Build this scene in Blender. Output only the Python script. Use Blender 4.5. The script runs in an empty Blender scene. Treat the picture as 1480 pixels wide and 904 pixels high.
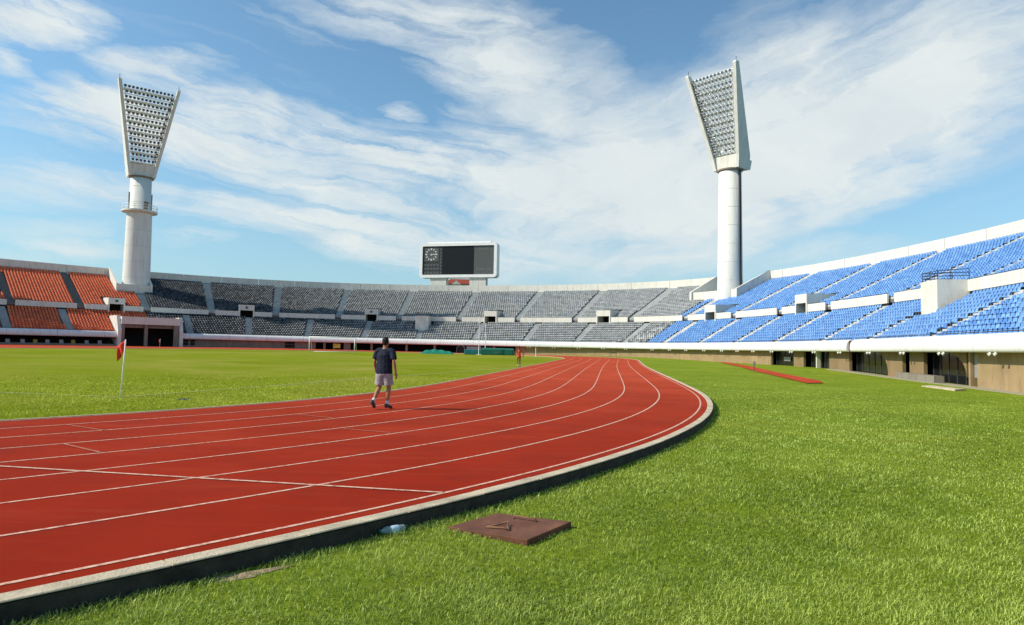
import bpy, bmesh, math, random
import numpy as np
from mathutils import Vector, Matrix
random.seed(4); rng = np.random.default_rng(4)
R = math.radians
sc = bpy.context.scene
C = sc.collection

# ------------------------------------------------------------------ helpers
def link(o, parent=None):
    C.objects.link(o)
    if parent is not None: o.parent = parent
    return o
def tag(o, label=None, cat=None, group=None, kind=None):
    if label: o['label'] = label
    if cat: o['category'] = cat
    if group: o['group'] = group
    if kind: o['kind'] = kind
    return o
def empty(name, loc=(0, 0, 0), rz=0.0):
    o = bpy.data.objects.new(name, None); o.empty_display_size = .3
    o.location = loc; o.rotation_euler = (0, 0, rz)
    return link(o)

class MB:
    """collects faces for ONE mesh object"""
    def __init__(s): s.v = []; s.f = []; s.m = []; s.cur = 0
    def add(s, vs, fs):
        n = len(s.v); s.v += [tuple(p) for p in vs]
        for f in fs: s.f.append(tuple(i + n for i in f)); s.m.append(s.cur)
    def quad(s, a, b, c, d): s.add([a, b, c, d], [(0, 1, 2, 3)])
    def hexa(s, p):          # p: 8 points, bottom 4 ccw, top 4
        s.add(p, [(3, 2, 1, 0), (4, 5, 6, 7), (0, 1, 5, 4), (1, 2, 6, 5), (2, 3, 7, 6), (3, 0, 4, 7)])
    def box(s, x0, x1, y0, y1, z0, z1):
        s.hexa([(x0, y0, z0), (x1, y0, z0), (x1, y1, z0), (x0, y1, z0), (x0, y0, z1), (x1, y0, z1), (x1, y1, z1), (x0, y1, z1)])
    def prism(s, poly, ext):     # poly: list of 3d points, ext: vector
        n = len(poly); e = Vector(ext)
        vs = [Vector(p) for p in poly] + [Vector(p) + e for p in poly]
        s.add(vs, [tuple(range(n))[::-1], tuple(range(n, 2 * n))] + [(i, (i + 1) % n, n + (i + 1) % n, n + i) for i in range(n)])
    def tube(s, pts, rad, seg=8, ref=(0, 1, 0), caps=True):
        """pts list of points, rad list of r or (a,b)"""
        P = [Vector(p) for p in pts]; n = len(P)
        if not isinstance(rad, (list, tuple)): rad = [rad] * n
        rings = []; base = len(s.v); vs = []
        for i in range(n):
            t = (P[min(i + 1, n - 1)] - P[max(i - 1, 0)]).normalized()
            r0 = Vector(ref)
            if abs(t.dot(r0)) > .93: r0 = Vector((0, 0, 1)) if abs(t.z) < .9 else Vector((1, 0, 0))
            a = r0.cross(t).normalized(); b = t.cross(a)
            ra = rad[i]; ra, rb = ra if isinstance(ra, (tuple, list)) else (ra, ra)
            for k in range(seg):
                q = 2 * math.pi * k / seg
                vs.append(P[i] + a * (ra * math.cos(q)) + b * (rb * math.sin(q)))
        fs = []
        for i in range(n - 1):
            for k in range(seg):
                k2 = (k + 1) % seg
                fs.append((i * seg + k, i * seg + k2, (i + 1) * seg + k2, (i + 1) * seg + k))
        if caps: fs += [tuple(range(seg))[::-1], tuple(range((n - 1) * seg, n * seg))]
        s.add(vs, fs)
    def lathe(s, prof, seg=24, loc=(0, 0, 0)):
        vs = []; n = len(prof)
        for r, z in prof:
            for k in range(seg):
                q = 2 * math.pi * k / seg
                vs.append((loc[0] + r * math.cos(q), loc[1] + r * math.sin(q), loc[2] + z))
        fs = [(i * seg + k, i * seg + (k + 1) % seg, (i + 1) * seg + (k + 1) % seg, (i + 1) * seg + k) for i in range(n - 1) for k in range(seg)]
        if prof[0][0] > 1e-4: fs.append(tuple(range(seg))[::-1])
        if prof[-1][0] > 1e-4: fs.append(tuple(range((n - 1) * seg, n * seg)))
        s.add(vs, fs)
    def build(s, name, mats, parent=None, smooth=False):
        me = bpy.data.meshes.new(name)
        me.from_pydata(s.v, [], s.f)
        if not isinstance(mats, (list, tuple)): mats = [mats]
        for m in mats: me.materials.append(m)
        if len(mats) > 1: me.polygons.foreach_set('material_index', s.m)
        if smooth: me.shade_smooth()
        me.update()
        o = bpy.data.objects.new(name, me)
        return link(o, parent)

def np_mesh(name, verts, faces4, mats, parent=None, shade=None, smooth=False, tris=None):
    """big mesh from numpy arrays. faces4 (n,4), tris (m,3) optional; shade: per-face float"""
    me = bpy.data.meshes.new(name)
    nv = len(verts); nq = len(faces4); nt = 0 if tris is None else len(tris)
    me.vertices.add(nv); me.vertices.foreach_set('co', np.ascontiguousarray(verts, dtype=np.float32).ravel())
    loops = faces4.ravel() if nt == 0 else np.concatenate([faces4.ravel(), tris.ravel()])
    me.loops.add(len(loops)); me.loops.foreach_set('vertex_index', loops.astype(np.int32))
    me.polygons.add(nq + nt)
    st = np.arange(nq) * 4
    if nt: st = np.concatenate([st, nq * 4 + np.arange(nt) * 3])
    me.polygons.foreach_set('loop_start', st.astype(np.int32))
    if shade is not None:
        a = me.attributes.new('shade', 'FLOAT', 'FACE'); a.data.foreach_set('value', shade.astype(np.float32))
    me.materials.append(mats)
    me.update(calc_edges=True); me.validate()
    if smooth: me.shade_smooth()
    return link(bpy.data.objects.new(name, me), parent)

# ------------------------------------------------------------------ materials
class NT:
    def __init__(s, tree): s.t = tree; s.t.nodes.clear()
    def n(s, typ, **kw):
        nd = s.t.nodes.new(typ)
        for k, v in kw.items():
            if k.startswith('_'): setattr(nd, k[1:], v)
            else: nd.inputs[k.replace('__', ' ')].default_value = v
        return nd
    def l(s, a, b): s.t.links.new(a, b)
    def math(s, op, a, b=None, c=None, clamp=False):
        nd = s.t.nodes.new('ShaderNodeMath'); nd.operation = op; nd.use_clamp = clamp
        for i, x in enumerate((a, b, c)):
            if x is None: continue
            if hasattr(x, 'is_linked'): s.l(x, nd.inputs[i])
            else: nd.inputs[i].default_value = x
        return nd.outputs[0]
    def ramp(s, fac, stops):
        nd = s.t.nodes.new('ShaderNodeValToRGB'); e = nd.color_ramp.elements
        while len(e) < len(stops): e.new(.5)
        for el, (p, c) in zip(e, stops):
            el.position = p; el.color = (c[0], c[1], c[2], 1) if isinstance(c, (tuple, list)) else (c, c, c, 1)
        s.l(fac, nd.inputs[0]); return nd.outputs[0]
    def mix(s, fac, a, b, blend='MIX'):
        nd = s.t.nodes.new('ShaderNodeMix'); nd.data_type = 'RGBA'; nd.blend_type = blend
        for i, x in ((0, fac), (6, a), (7, b)):
            if hasattr(x, 'is_linked'): s.l(x, nd.inputs[i])
            elif i == 0: nd.inputs[0].default_value = x
            else: nd.inputs[i].default_value = (x[0], x[1], x[2], 1)
        return nd.outputs[2]
    def noise(s, vec, scale, detail=4, rough=.6, dist=0.0):
        nd = s.n('ShaderNodeTexNoise', Scale=scale, Detail=detail, Roughness=rough, Distortion=dist)
        if vec is not None: s.l(vec, nd.inputs['Vector'])
        return nd.outputs[0]

def base_mat(name, rough=.7, spec=.3):
    m = bpy.data.materials.new(name); m.use_nodes = True
    t = NT(m.node_tree)
    out = t.n('ShaderNodeOutputMaterial'); b = t.n('ShaderNodeBsdfPrincipled')
    b.inputs['Roughness'].default_value = rough; b.inputs['Specular IOR Level'].default_value = spec
    t.l(b.outputs[0], out.inputs[0])
    return m, t, b, out
def mat(name, col, rough=.7, var=.15, scale=3.0, bump=0.0, bscale=40, spec=.3, metal=0, dirt=None, dscale=.25):
    """plain material with noise variation in colour, optional dirt streaks and bump"""
    m, t, b, out = base_mat(name, rough, spec)
    tc = t.n('ShaderNodeTexCoord').outputs['Object']
    lo = [c * (1 - var) for c in col]; hi = [min(1, c * (1 + var)) for c in col]
    c = t.ramp(t.noise(tc, scale, 5, .65), [(.3, lo), (.7, hi)])
    if dirt:
        mp = t.n('ShaderNodeMapping'); mp.inputs['Scale'].default_value = (1.6, 1.6, dscale); t.l(tc, mp.inputs[0])
        f = t.ramp(t.noise(mp.outputs[0], 1.3, 6, .7), [(.48, 0.0), (.75, .75)])
        c = t.mix(f, c, dirt)
    t.l(c, b.inputs['Base Color']); b.inputs['Metallic'].default_value = metal
    if bump:
        bp = t.n('ShaderNodeBump', Strength=bump, Distance=.02); t.l(t.noise(tc, bscale, 4), bp.inputs['Height']); t.l(bp.outputs[0], b.inputs['Normal'])
    return m
def shade_mat(name, lo, hi, rough=.5, spec=.3, trans=None):
    """colour driven by the per-face 'shade' attribute"""
    m, t, b, out = base_mat(name, rough, spec)
    at = t.n('ShaderNodeAttribute', _attribute_name='shade')
    c = t.ramp(at.outputs['Fac'], [(0, lo), (1, hi)])
    t.l(c, b.inputs['Base Color'])
    if trans:
        tr = t.n('ShaderNodeBsdfTranslucent'); t.l(c, tr.inputs[0])
        mx = t.n('ShaderNodeMixShader'); mx.inputs[0].default_value = trans
        t.l(b.outputs[0], mx.inputs[1]); t.l(tr.outputs[0], mx.inputs[2]); t.l(mx.outputs[0], out.inputs[0])
    return m

M = {}
M['white'] = mat('white_painted_concrete', (.70, .68, .61), .75, .06, .5, .15, 30, dirt=(.5, .45, .37), dscale=.3)
M['fascia'] = mat('white_fascia_paint', (.72, .73, .72), .55, .05, .4, 0, dirt=(.55, .54, .5), dscale=.15)
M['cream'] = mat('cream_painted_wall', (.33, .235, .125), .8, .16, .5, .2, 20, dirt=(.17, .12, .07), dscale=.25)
M['concrete'] = mat('terrace_concrete', (.15, .15, .15), .9, .2, 1.5, .2, 12)
M['stair'] = mat('pale_stair_concrete', (.47, .48, .47), .9, .2, 1.2, .2, 12)
M['stair2'] = mat('grey_stair_concrete', (.33, .345, .35), .9, .2, 1.2, .2, 12)
M['cream2'] = mat('shaded_cream_wall', (.25, .175, .09), .85, .16, .5, .2, 20, dirt=(.14, .10, .06), dscale=.25)  # darker copy of the cream, shade under the beam put into its colour
M['jointgrey'] = mat('weathered_joint', (.50, .48, .43), .9, .2, 1)
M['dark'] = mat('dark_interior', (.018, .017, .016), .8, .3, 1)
M['darkglass'] = mat('dark_glazing', (.012, .014, .014), .12, .3, 1, spec=.5)
M['rail'] = mat('dark_steel_rail', (.05, .05, .055), .5, .2, 4)
M['brown'] = mat('brown_joint_cover', (.10, .03, .02), .6, .2, 3)
M['metal_white'] = mat('white_metal_paint', (.87, .87, .85), .45, .05, 2)
M['towerw'] = mat('tower_white_concrete', (.74, .73, .68), .7, .05, .3, .1, 20, dirt=(.50, .46, .38), dscale=.10)
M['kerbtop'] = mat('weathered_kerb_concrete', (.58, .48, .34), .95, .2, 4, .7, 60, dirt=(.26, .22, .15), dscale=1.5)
M['kerbface'] = mat('dirty_shaded_kerb_face', (.045, .04, .032), .95, .5, 6, .6, 40)  # dirt plus the shade of the outer face, both darkened into the colour
M['black'] = mat('black_rubber', (.015, .015, .016), .6, .2, 8)
M['shirt'] = mat('navy_cotton', (.008, .013, .032), .85, .25, 9, .5, 18)
M['shorts'] = mat('grey_mauve_cotton', (.345, .33, .345), .85, .2, 12, .5, 16)
M['skin'] = mat('tanned_skin', (.36, .17, .09), .55, .08, 12)
M['skin2'] = mat('brown_skin', (.22, .085, .04), .5, .08, 12)
M['hair'] = mat('black_hair', (.010, .009, .008), .6, .4, 60, .8, 150)
M['orange'] = mat('orange_sportswear', (.62, .10, .035), .75, .12, 14)
M['sock'] = mat('white_sock', (.62, .62, .60), .9, .1, 20)
M['shoe'] = mat('dark_grey_shoe', (.055, .065, .07), .7, .3, 25)
M['sole'] = mat('shoe_sole', (.30, .31, .32), .8, .2, 20)
M['eye'] = mat('eye_white', (.7, .7, .68), .3, .02, 5)
M['flagred'] = mat('red_flag_cloth', (.72, .045, .018), .8, .12, 8)
M['tarp'] = mat('green_tarpaulin', (.012, .19, .12), .5, .35, 1.2, .6, 3)
M['matgreen'] = mat('green_mat_cover', (.008, .12, .075), .6, .2, 1)
M['mattop'] = mat('teal_mat_cover', (.012, .14, .15), .6, .2, 1)
M['roof'] = mat('red_roof_tile', (.27, .05, .025), .8, .25, 2)
M['screen'] = mat('black_display', (.008, .009, .009), .35, .2, 2)
M['panel'] = mat('dark_grey_display', (.035, .04, .042), .45, .2, 1.5)
M['panel2'] = mat('grey_clock_panel', (.095, .102, .10), .5, .15, 2)
M['cell'] = mat('grey_display_cells', (.13, .14, .14), .5, .2, 2)
M['clock'] = mat('pale_clock_marks', (.62, .65, .62), .5, .05, 2)
M['lamp'] = mat('dark_lamp_glass', (.045, .05, .055), .15, .4, 1, spec=.6)
M['lampw'] = mat('bright_lamp_cover', (.85, .85, .82), .4, .03, 2)
M['galv'] = mat('galvanised_steel', (.36, .37, .38), .5, .15, 3, metal=.4)
M['yellow'] = mat('yellow_board', (.5, .38, .06), .6, .2, 3)

# grass sheets
def grass_mat(name, lo, mid, hi, s1, s2, dry=None, bump=.5, bs=60):
    m, t, b, out = base_mat(name, .95, .03)
    tc = t.n('ShaderNodeTexCoord').outputs['Object']
    c = t.ramp(t.noise(tc, s2, 6, .75), [(.32, lo), (.5, mid), (.70, hi)])
    f = t.ramp(t.noise(tc, s1, 5, .6, .6), [(.35, 0.0), (.65, 1.0)])
    c = t.mix(t.math('MULTIPLY', f, .42), c, [v * .62 for v in mid])
    if dry:
        f2 = t.ramp(t.noise(tc, s1 * .6, 8, .72, 1.0), [(.44, 0.0), (.68, .8)])
        c = t.mix(f2, c, dry)
    mp = t.n('ShaderNodeMapping'); mp.inputs['Rotation'].default_value = (0, 0, R(28)); mp.inputs['Scale'].default_value = (.06, 1, 1); t.l(tc, mp.inputs[0])
    f3 = t.ramp(t.noise(mp.outputs[0], .55, 4, .6), [(.4, 0.0), (.62, .22)])
    c = t.mix(f3, c, [v * 1.35 for v in mid])
    if dry:
        f6 = t.ramp(t.noise(tc, 5, 9, .8), [(.56, 0.0), (.68, .55)]); c = t.mix(f6, c, [v * 1.15 for v in dry])
        f7 = t.ramp(t.noise(tc, 3.1, 9, .8, .4), [(.56, 0.0), (.70, .6)]); c = t.mix(f7, c, [v * .55 for v in lo])
    t.l(c, b.inputs['Base Color'])
    bp = t.n('ShaderNodeBump', Strength=bump, Distance=.05); t.l(t.noise(tc, bs, 5, .8), bp.inputs['Height']); t.l(bp.outputs[0], b.inputs['Normal'])
    return m
M['infield'] = grass_mat('infield_turf', (.13, .182, .003), (.195, .24, .005), (.265, .305, .014), .12, 16, dry=(.33, .29, .06), bs=22)
M['lawn'] = grass_mat('outer_lawn_turf', (.095, .155, .006), (.18, .25, .014), (.275, .345, .04), .35, 14, dry=(.30, .33, .035), bs=45)
M['earth'] = grass_mat('rough_ground', (.06, .08, .02), (.09, .11, .03), (.12, .14, .05), .02, .4)
M['blade2'] = shade_mat('infield_blade', (.19, .25, .006), (.62, .66, .09), .6, .1, trans=.25)
M['blade'] = shade_mat('grass_blade', (.060, .125, .003), (.68, .80, .17), .5, .25, trans=.25)

def track_mat():
    m, t, b, out = base_mat('red_track_rubber', .95, .04)
    tc = t.n('ShaderNodeTexCoord').outputs['Object']
    c = t.ramp(t.noise(tc, .35, 5, .6, .4), [(.3, (.33, .024, .007)), (.55, (.41, .031, .010)), (.75, (.48, .044, .016))])
    f = t.ramp(t.noise(tc, 220, 3, .8), [(.35, .75), (.7, 1.15)])
    c = t.mix(1.0, c, f, 'MULTIPLY')
    # worn greyish scuffs, stretched along the lanes near the camera
    mp = t.n('ShaderNodeMapping'); mp.inputs['Rotation'].default_value = (0, 0, R(-40)); mp.inputs['Scale'].default_value = (.35, 3.2, 1); t.l(tc, mp.inputs[0])
    f2 = t.ramp(t.noise(mp.outputs[0], 1.1, 7, .72), [(.52, 0.0), (.85, .32)])
    c = t.mix(f2, c, (.56, .11, .05))
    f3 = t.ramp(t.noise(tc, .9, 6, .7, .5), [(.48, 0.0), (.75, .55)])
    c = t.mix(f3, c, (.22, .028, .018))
    # near darker, far brighter: grazing sun and vignetting mixed into the colour
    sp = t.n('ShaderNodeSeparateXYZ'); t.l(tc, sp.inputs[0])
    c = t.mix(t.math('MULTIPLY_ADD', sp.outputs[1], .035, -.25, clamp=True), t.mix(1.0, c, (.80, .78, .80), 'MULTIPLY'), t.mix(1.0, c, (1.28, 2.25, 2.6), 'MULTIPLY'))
    # grit, leaf bits and pale scratches
    f4 = t.ramp(t.noise(tc, 11, 9, .8), [(.58, 0.0), (.72, .6)]); c = t.mix(f4, c, (.17, .025, .014))
    m5 = t.n('ShaderNodeMapping'); m5.inputs['Rotation'].default_value = (0, 0, R(25)); m5.inputs['Scale'].default_value = (1.2, 14, 1); t.l(tc, m5.inputs[0])
    f5 = t.ramp(t.noise(m5.outputs[0], 1.4, 8, .75), [(.66, 0.0), (.78, .16)]); c = t.mix(f5, c, (.58, .20, .13))
    t.l(c, b.inputs['Base Color'])
    bp = t.n('ShaderNodeBump', Strength=.35, Distance=.004); t.l(t.noise(tc, 160, 3, .8), bp.inputs['Height']); t.l(bp.outputs[0], b.inputs['Normal'])
    return m
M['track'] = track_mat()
def line_mat(name, col, lo, hi):
    m, t, b, out = base_mat(name, .85, .15)
    tc = t.n('ShaderNodeTexCoord').outputs['Object']
    f = t.ramp(t.noise(tc, 14, 7, .8), [(lo, 0.0), (hi, 1.0)])
    c = t.mix(f, (.36, .07, .045), col)
    c = t.mix(t.ramp(t.noise(tc, 1.2, 3), [(.45, 0.0), (.8, .35)]), c, (.45, .17, .11))
    t.l(c, b.inputs['Base Color']); return m
M['line'] = line_mat('worn_white_line_paint', (.76, .50, .37), .34, .56)
M['tick'] = line_mat('faded_lane_mark_paint', (.60, .30, .20), .40, .66)
def chalk_mat():
    m, t, b, out = base_mat('faded_chalk_line', .9, .1)
    tc = t.n('ShaderNodeTexCoord').outputs['Object']
    c = t.ramp(t.noise(tc, 7, 6, .8), [(.4, (.28, .31, .06)), (.62, (.55, .57, .36))]); t.l(c, b.inputs['Base Color']); return m
M['chalk'] = chalk_mat()
def rust_mat():
    m, t, b, out = base_mat('rusty_painted_plate', .75, .3)
    tc = t.n('ShaderNodeTexCoord').outputs['Object']
    c = t.ramp(t.noise(tc, 4, 8, .75, .3), [(.3, (.10, .038, .020)), (.55, (.165, .065, .036)), (.75, (.25, .11, .055))])
    f = t.ramp(t.noise(tc, 35, 5, .7), [(.60, 0.0), (.72, .8)])
    c = t.mix(f, c, (.24, .12, .07))
    t.l(c, b.inputs['Base Color'])
    bp = t.n('ShaderNodeBump', Strength=.3, Distance=.003); t.l(t.noise(tc, 60, 4), bp.inputs['Height']); t.l(bp.outputs[0], b.inputs['Normal'])
    return m
M['rust'] = rust_mat()
M['rod'] = mat('rusty_bent_rod', (.22, .11, .06), .8, .3, 30)
def plastic_mat():
    m, t, b, out = base_mat('clear_plastic', .12, .5)
    b.inputs['Base Color'].default_value = (.75, .88, .92, 1); b.inputs['Transmission Weight'].default_value = .75; b.inputs['IOR'].default_value = 1.25
    tc = t.n('ShaderNodeTexCoord').outputs['Object']
    bp = t.n('ShaderNodeBump', Strength=.6, Distance=.01); t.l(t.noise(tc, 40, 2), bp.inputs['Height']); t.l(bp.outputs[0], b.inputs['Normal'])
    return m
M['plastic'] = plastic_mat()
M['label'] = mat('pale_bottle_label', (.45, .60, .68), .5, .2, 30)
M['seat_blue'] = shade_mat('blue_plastic_seat', (.055, .18, .50), (.215, .425, .79), .42, .4)
M['seat_red'] = shade_mat('orange_red_plastic_seat', (.64, .085, .024), (.93, .20, .07), .45, .35)
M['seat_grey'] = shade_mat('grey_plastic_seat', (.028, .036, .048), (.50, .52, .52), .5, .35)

# ------------------------------------------------------------------ camera
cam = bpy.data.cameras.new('camera'); camo = link(bpy.data.objects.new('camera', cam)); sc.camera = camo
cam.sensor_width = 36; cam.lens = 950.174 / 1480 * 36; cam.clip_end = 6000; cam.clip_start = .1
pitch, roll, H = .0544704, .0184593, 1.4808
fw = Vector((0, math.cos(pitch), math.sin(pitch))); up0 = Vector((0, -math.sin(pitch), math.cos(pitch))); rt0 = Vector((1, 0, 0))
c_, s_ = math.cos(roll), math.sin(roll)
rt = rt0 * c_ + up0 * s_; up = up0 * c_ - rt0 * s_
mw = Matrix((rt, up, -fw)).transposed().to_4x4(); mw.translation = (0, 0, H)
camo.matrix_world = mw

# ------------------------------------------------------------------ running track centre curve (line of the outermost lane)
nodes = [-5, 5, 12, 20, 28, 36, 44, 52, 60, 70, 80, 88, 90, 190, 192, 300]
kn = [.00477, .03254, .02923, .01996, .00129, -.00007, -.00024, -.00054, -.00081, -.0009, -.00029, .002, .0278, .0278, 0, 0]
# length of the far bend so that the heading ends at 222 deg
S0 = np.arange(-120, 300, .5)
kk = np.interp(S0, nodes, kn); kk[S0 < -30] = 0
i0 = int(np.searchsorted(S0, 0)); th = np.cumsum(kk) * .5; th = th - th[i0] + .79755
kk[th > R(222)] = 0
th = np.cumsum(kk) * .5; th = th - th[i0] + .79755
TX = np.cumsum(np.cos(th)) * .5; TY = np.cumsum(np.sin(th)) * .5
TX = TX - TX[i0] - 3.15637; TY = TY - TY[i0] + 3.94189; TH = th
def S(t): t = np.clip(t, 0, 1); return t * t * (3 - 2 * t)
def base_h(x, y): return .35 * S((y - 60) / 60) + .22 * S((-x - 12) / 45) * S((y - 60) / 45)
def trk(i, d, dz=0.0):
    x = TX[i] + math.sin(TH[i]) * d; y = TY[i] - math.cos(TH[i]) * d
    return (float(x), float(y), float(base_h(x, y) + dz))
def track_off(x, y):
    x = np.asarray(x, float).ravel(); y = np.asarray(y, float).ravel(); o = np.empty_like(x)
    for a in range(0, len(x), 20000):
        X = x[a:a + 20000]; Y = y[a:a + 20000]
        j = ((X[:, None] - TX) ** 2 + (Y[:, None] - TY) ** 2).argmin(1)
        o[a:a + 20000] = (X - TX[j]) * np.sin(TH[j]) - (Y - TY[j]) * np.cos(TH[j])
    return o

# ------------------------------------------------------------------ front line of the stands
AZ = np.radians([-75, -60, -50, -44, -36, -28, -20, -12, -4, 4, 12, 20, 26, 32, 38, 44, 50, 62, 78])
LR = np.array([5.0518, 4.9525, 4.924, 4.9232, 4.9411, 4.9738, 4.9868, 4.9685, 4.9315, 4.8741, 4.7666, 4.5222, 4.2941, 4.0248, 3.8162, 3.6418, 3.47, 3.088, 2.4742])
def spline(xn, yn, x):
    n = len(xn); h = np.diff(xn); A = np.eye(n); b = np.zeros(n)
    for i in range(1, n - 1):
        A[i, i - 1] = h[i - 1]; A[i, i] = 2 * (h[i - 1] + h[i]); A[i, i + 1] = h[i]; b[i] = 6 * ((yn[i + 1] - yn[i]) / h[i] - (yn[i] - yn[i - 1]) / h[i - 1])
    m = np.linalg.solve(A, b); j = np.clip(np.searchsorted(xn, x) - 1, 0, n - 2); d = x - xn[j]; hj = h[j]
    return yn[j] + d * ((yn[j + 1] - yn[j]) / hj - hj * (2 * m[j] + m[j + 1]) / 6) + d * d * m[j] / 2 + d ** 3 * (m[j + 1] - m[j]) / (6 * hj)
aa = np.linspace(R(-60), R(72), 1500); rr = np.exp(spline(AZ, LR, aa))
fx, fy = rr * np.sin(aa), rr * np.cos(aa)
s_arc = np.concatenate([[0], np.cumsum(np.hypot(np.diff(fx), np.diff(fy)))]); s_arc -= np.interp(0, aa, s_arc)
U = np.arange(np.ceil(s_arc[0]), s_arc[-1], .5)
PX, PY = np.interp(U, s_arc, fx), np.interp(U, s_arc, fy)
nth = np.unwrap(np.arctan2(np.gradient(PX, U), -np.gradient(PY, U)))
kr = np.hanning(25); kr /= kr.sum(); nth = np.convolve(np.pad(nth, 12, mode='edge'), kr, 'valid')
def P(u, w, z):
    t = np.interp(u, U, nth); x = np.interp(u, U, PX) + math.cos(t) * w; y = np.interp(u, U, PY) + math.sin(t) * w
    return Vector((x, y, z + .004 * (20 - x)))
def nrm(u): t = float(np.interp(u, U, nth)); return Vector((math.cos(t), math.sin(t), 0))
ZBU = [-150, -75, -50, -38, -23, -10, 0, 14, 30, 50, 80, 93, 105, 112, 148]
ZBV = [.6, .58, .62, .52, .40, .28, .25, .34, .30, .05, -.02, -.28, -.42, -.52, -.62]
def zb(u): return float(np.interp(u, ZBU, ZBV))
def PB(u, w, dz): v = P(u, w, 0); v.z = zb(u) + dz; return v

# ------------------------------------------------------------------ ground sheets
gx = np.arange(-150, 62.1, 1.0); gy = np.arange(-30, 156.1, 1.0)
GX, GY = np.meshgrid(gx, gy); fxx, fyy = GX.ravel(), GY.ravel()
off = track_off(fxx, fyy)
ju = np.empty(len(fxx), int); dw = np.empty(len(fxx))
for a in range(0, len(fxx), 20000):
    d2 = (fxx[a:a + 20000, None] - PX) ** 2 + (fyy[a:a + 20000, None] - PY) ** 2
    ju[a:a + 20000] = d2.argmin(1); dw[a:a + 20000] = np.sqrt(d2.min(1))
sgn = (fxx - PX[ju]) * np.cos(nth[ju]) + (fyy - PY[ju]) * np.sin(nth[ju])   # >0 beyond the front line
zbu = np.interp(U[ju], ZBU, ZBV)
dk = np.maximum(off - .3, 0); dww = np.where(sgn > 0, 0, dw)
fr = np.where(dk + dww > 0, dk / np.maximum(dk + dww, 1e-6), 0)
bh = base_h(fxx, fyy)
z_out = (bh - .13) * (1 - fr) + zbu * fr
z_in = bh - .03
tt = S((off + 9) / 3.0)
gz = z_in * (1 - tt) + z_out * tt
nx_, ny_ = len(gx), len(gy)
idx = np.arange(nx_ * ny_).reshape(ny_, nx_)
Q = np.stack([idx[:-1, :-1], idx[:-1, 1:], idx[1:, 1:], idx[1:, :-1]], -1).reshape(-1, 4)
qo = off[Q].mean(1); qs = sgn[Q].min(1); qu = U[ju[Q]].mean(1)
V = np.stack([fxx, fyy, gz], -1)
def sheet(name, mask, m):
    q = Q[mask]; used, inv = np.unique(q.ravel(), return_inverse=True)
    o = np_mesh(name, V[used], inv.reshape(-1, 4), m, smooth=True); tag(o, kind='structure'); return o
keep = qs < 3
far_red = (qo >= -5) & (qu < 3)
sheet('infield', keep & (qo < -5), M['infield'])
sheet('outer_lawn', keep & (qo >= -5) & ~far_red, M['lawn'])
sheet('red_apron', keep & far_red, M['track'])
mb = MB(); mb.quad((-3000, -3000, -1.2), (3000, -3000, -1.2), (3000, 3000, -1.2), (-3000, 3000, -1.2))
tag(mb.build('ground', M['earth']), kind='structure')
def ground_z(x, y):
    o = float(track_off([x], [y])[0])
    if o < .3 and o > -10.1: return float(base_h(x, y))
    d2 = (x - PX) ** 2 + (y - PY) ** 2; j = int(d2.argmin())
    if o <= -10.1: return float(base_h(x, y)) - .03
    k = max(o - .3, 0); w = math.sqrt(d2[j]); f = k / (k + w)
    return float((base_h(x, y) - .13) * (1 - f) + np.interp(U[j], ZBU, ZBV) * f)

# track sheet, kerbs, lines
NI = len(S0)
SI = [i for i in range(10, NI - 60)]
def strip(mb, d0, d1, dz0, dz1, ids=SI, step=1):
    pts = []
    for i in ids[::step]: pts.append((trk(i, d0, dz0), trk(i, d1, dz1)))
    vs = [p for ab in pts for p in ab]
    mb.add(vs, [(2 * k, 2 * k + 1, 2 * k + 3, 2 * k + 2) for k in range(len(pts) - 1)])
mb = MB()
for a, b in zip(np.linspace(-9.86, .19, 9)[:-1], np.linspace(-9.86, .19, 9)[1:]): strip(mb, a, b, 0, 0)
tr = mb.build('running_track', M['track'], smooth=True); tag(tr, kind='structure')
for k in range(9):
    mb = MB(); strip(mb, -1.2293 * k - .022, -1.2293 * k + .022, .004, .004)
    mb.build('lane_line', M['line'], tr)
def flat_line(p, q, w, name, m, parent, dz=.008):
    a = Vector((p[0], p[1], 0)); b = Vector((q[0], q[1], 0)); t = (b - a).normalized(); n = Vector((-t.y, t.x, 0)) * w / 2
    mb = MB(); N = max(1, int((b - a).length))
    for i in range(N):
        c = []
        for r, sg in ((i / N, -1), ((i + 1) / N, -1), ((i + 1) / N, 1), (i / N, 1)):
            v = a.lerp(b, r) + n * sg; v.z = float(base_h(v.x, v.y)) + dz; c.append(v)
        mb.quad(*c)
    return mb.build(name, m, parent)
flat_line((-.67, 6.77), (-9.2, 8.33), .05, 'oblique_line', M['line'], tr)
for a, b in (((-7.82, 11.64), (-6.72, 10.97)), ((-6.41, 9.5), (-5.44, 8.82)), ((-4.47, 14.0), (-3.57, 13.4)), ((-2.94, 11.74), (-2.05, 11.34))):
    flat_line(a, b, .04, 'lane_mark', M['tick'], tr)
# faint marks further along the bend
for i_, d0 in ((70, -2.2), (74, -3.5), (78, -4.6)):
    i = i0 + i_; flat_line(trk(i, d0)[:2], trk(i, d0 + 1.0)[:2], .035, 'lane_mark', M['tick'], tr)
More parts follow.
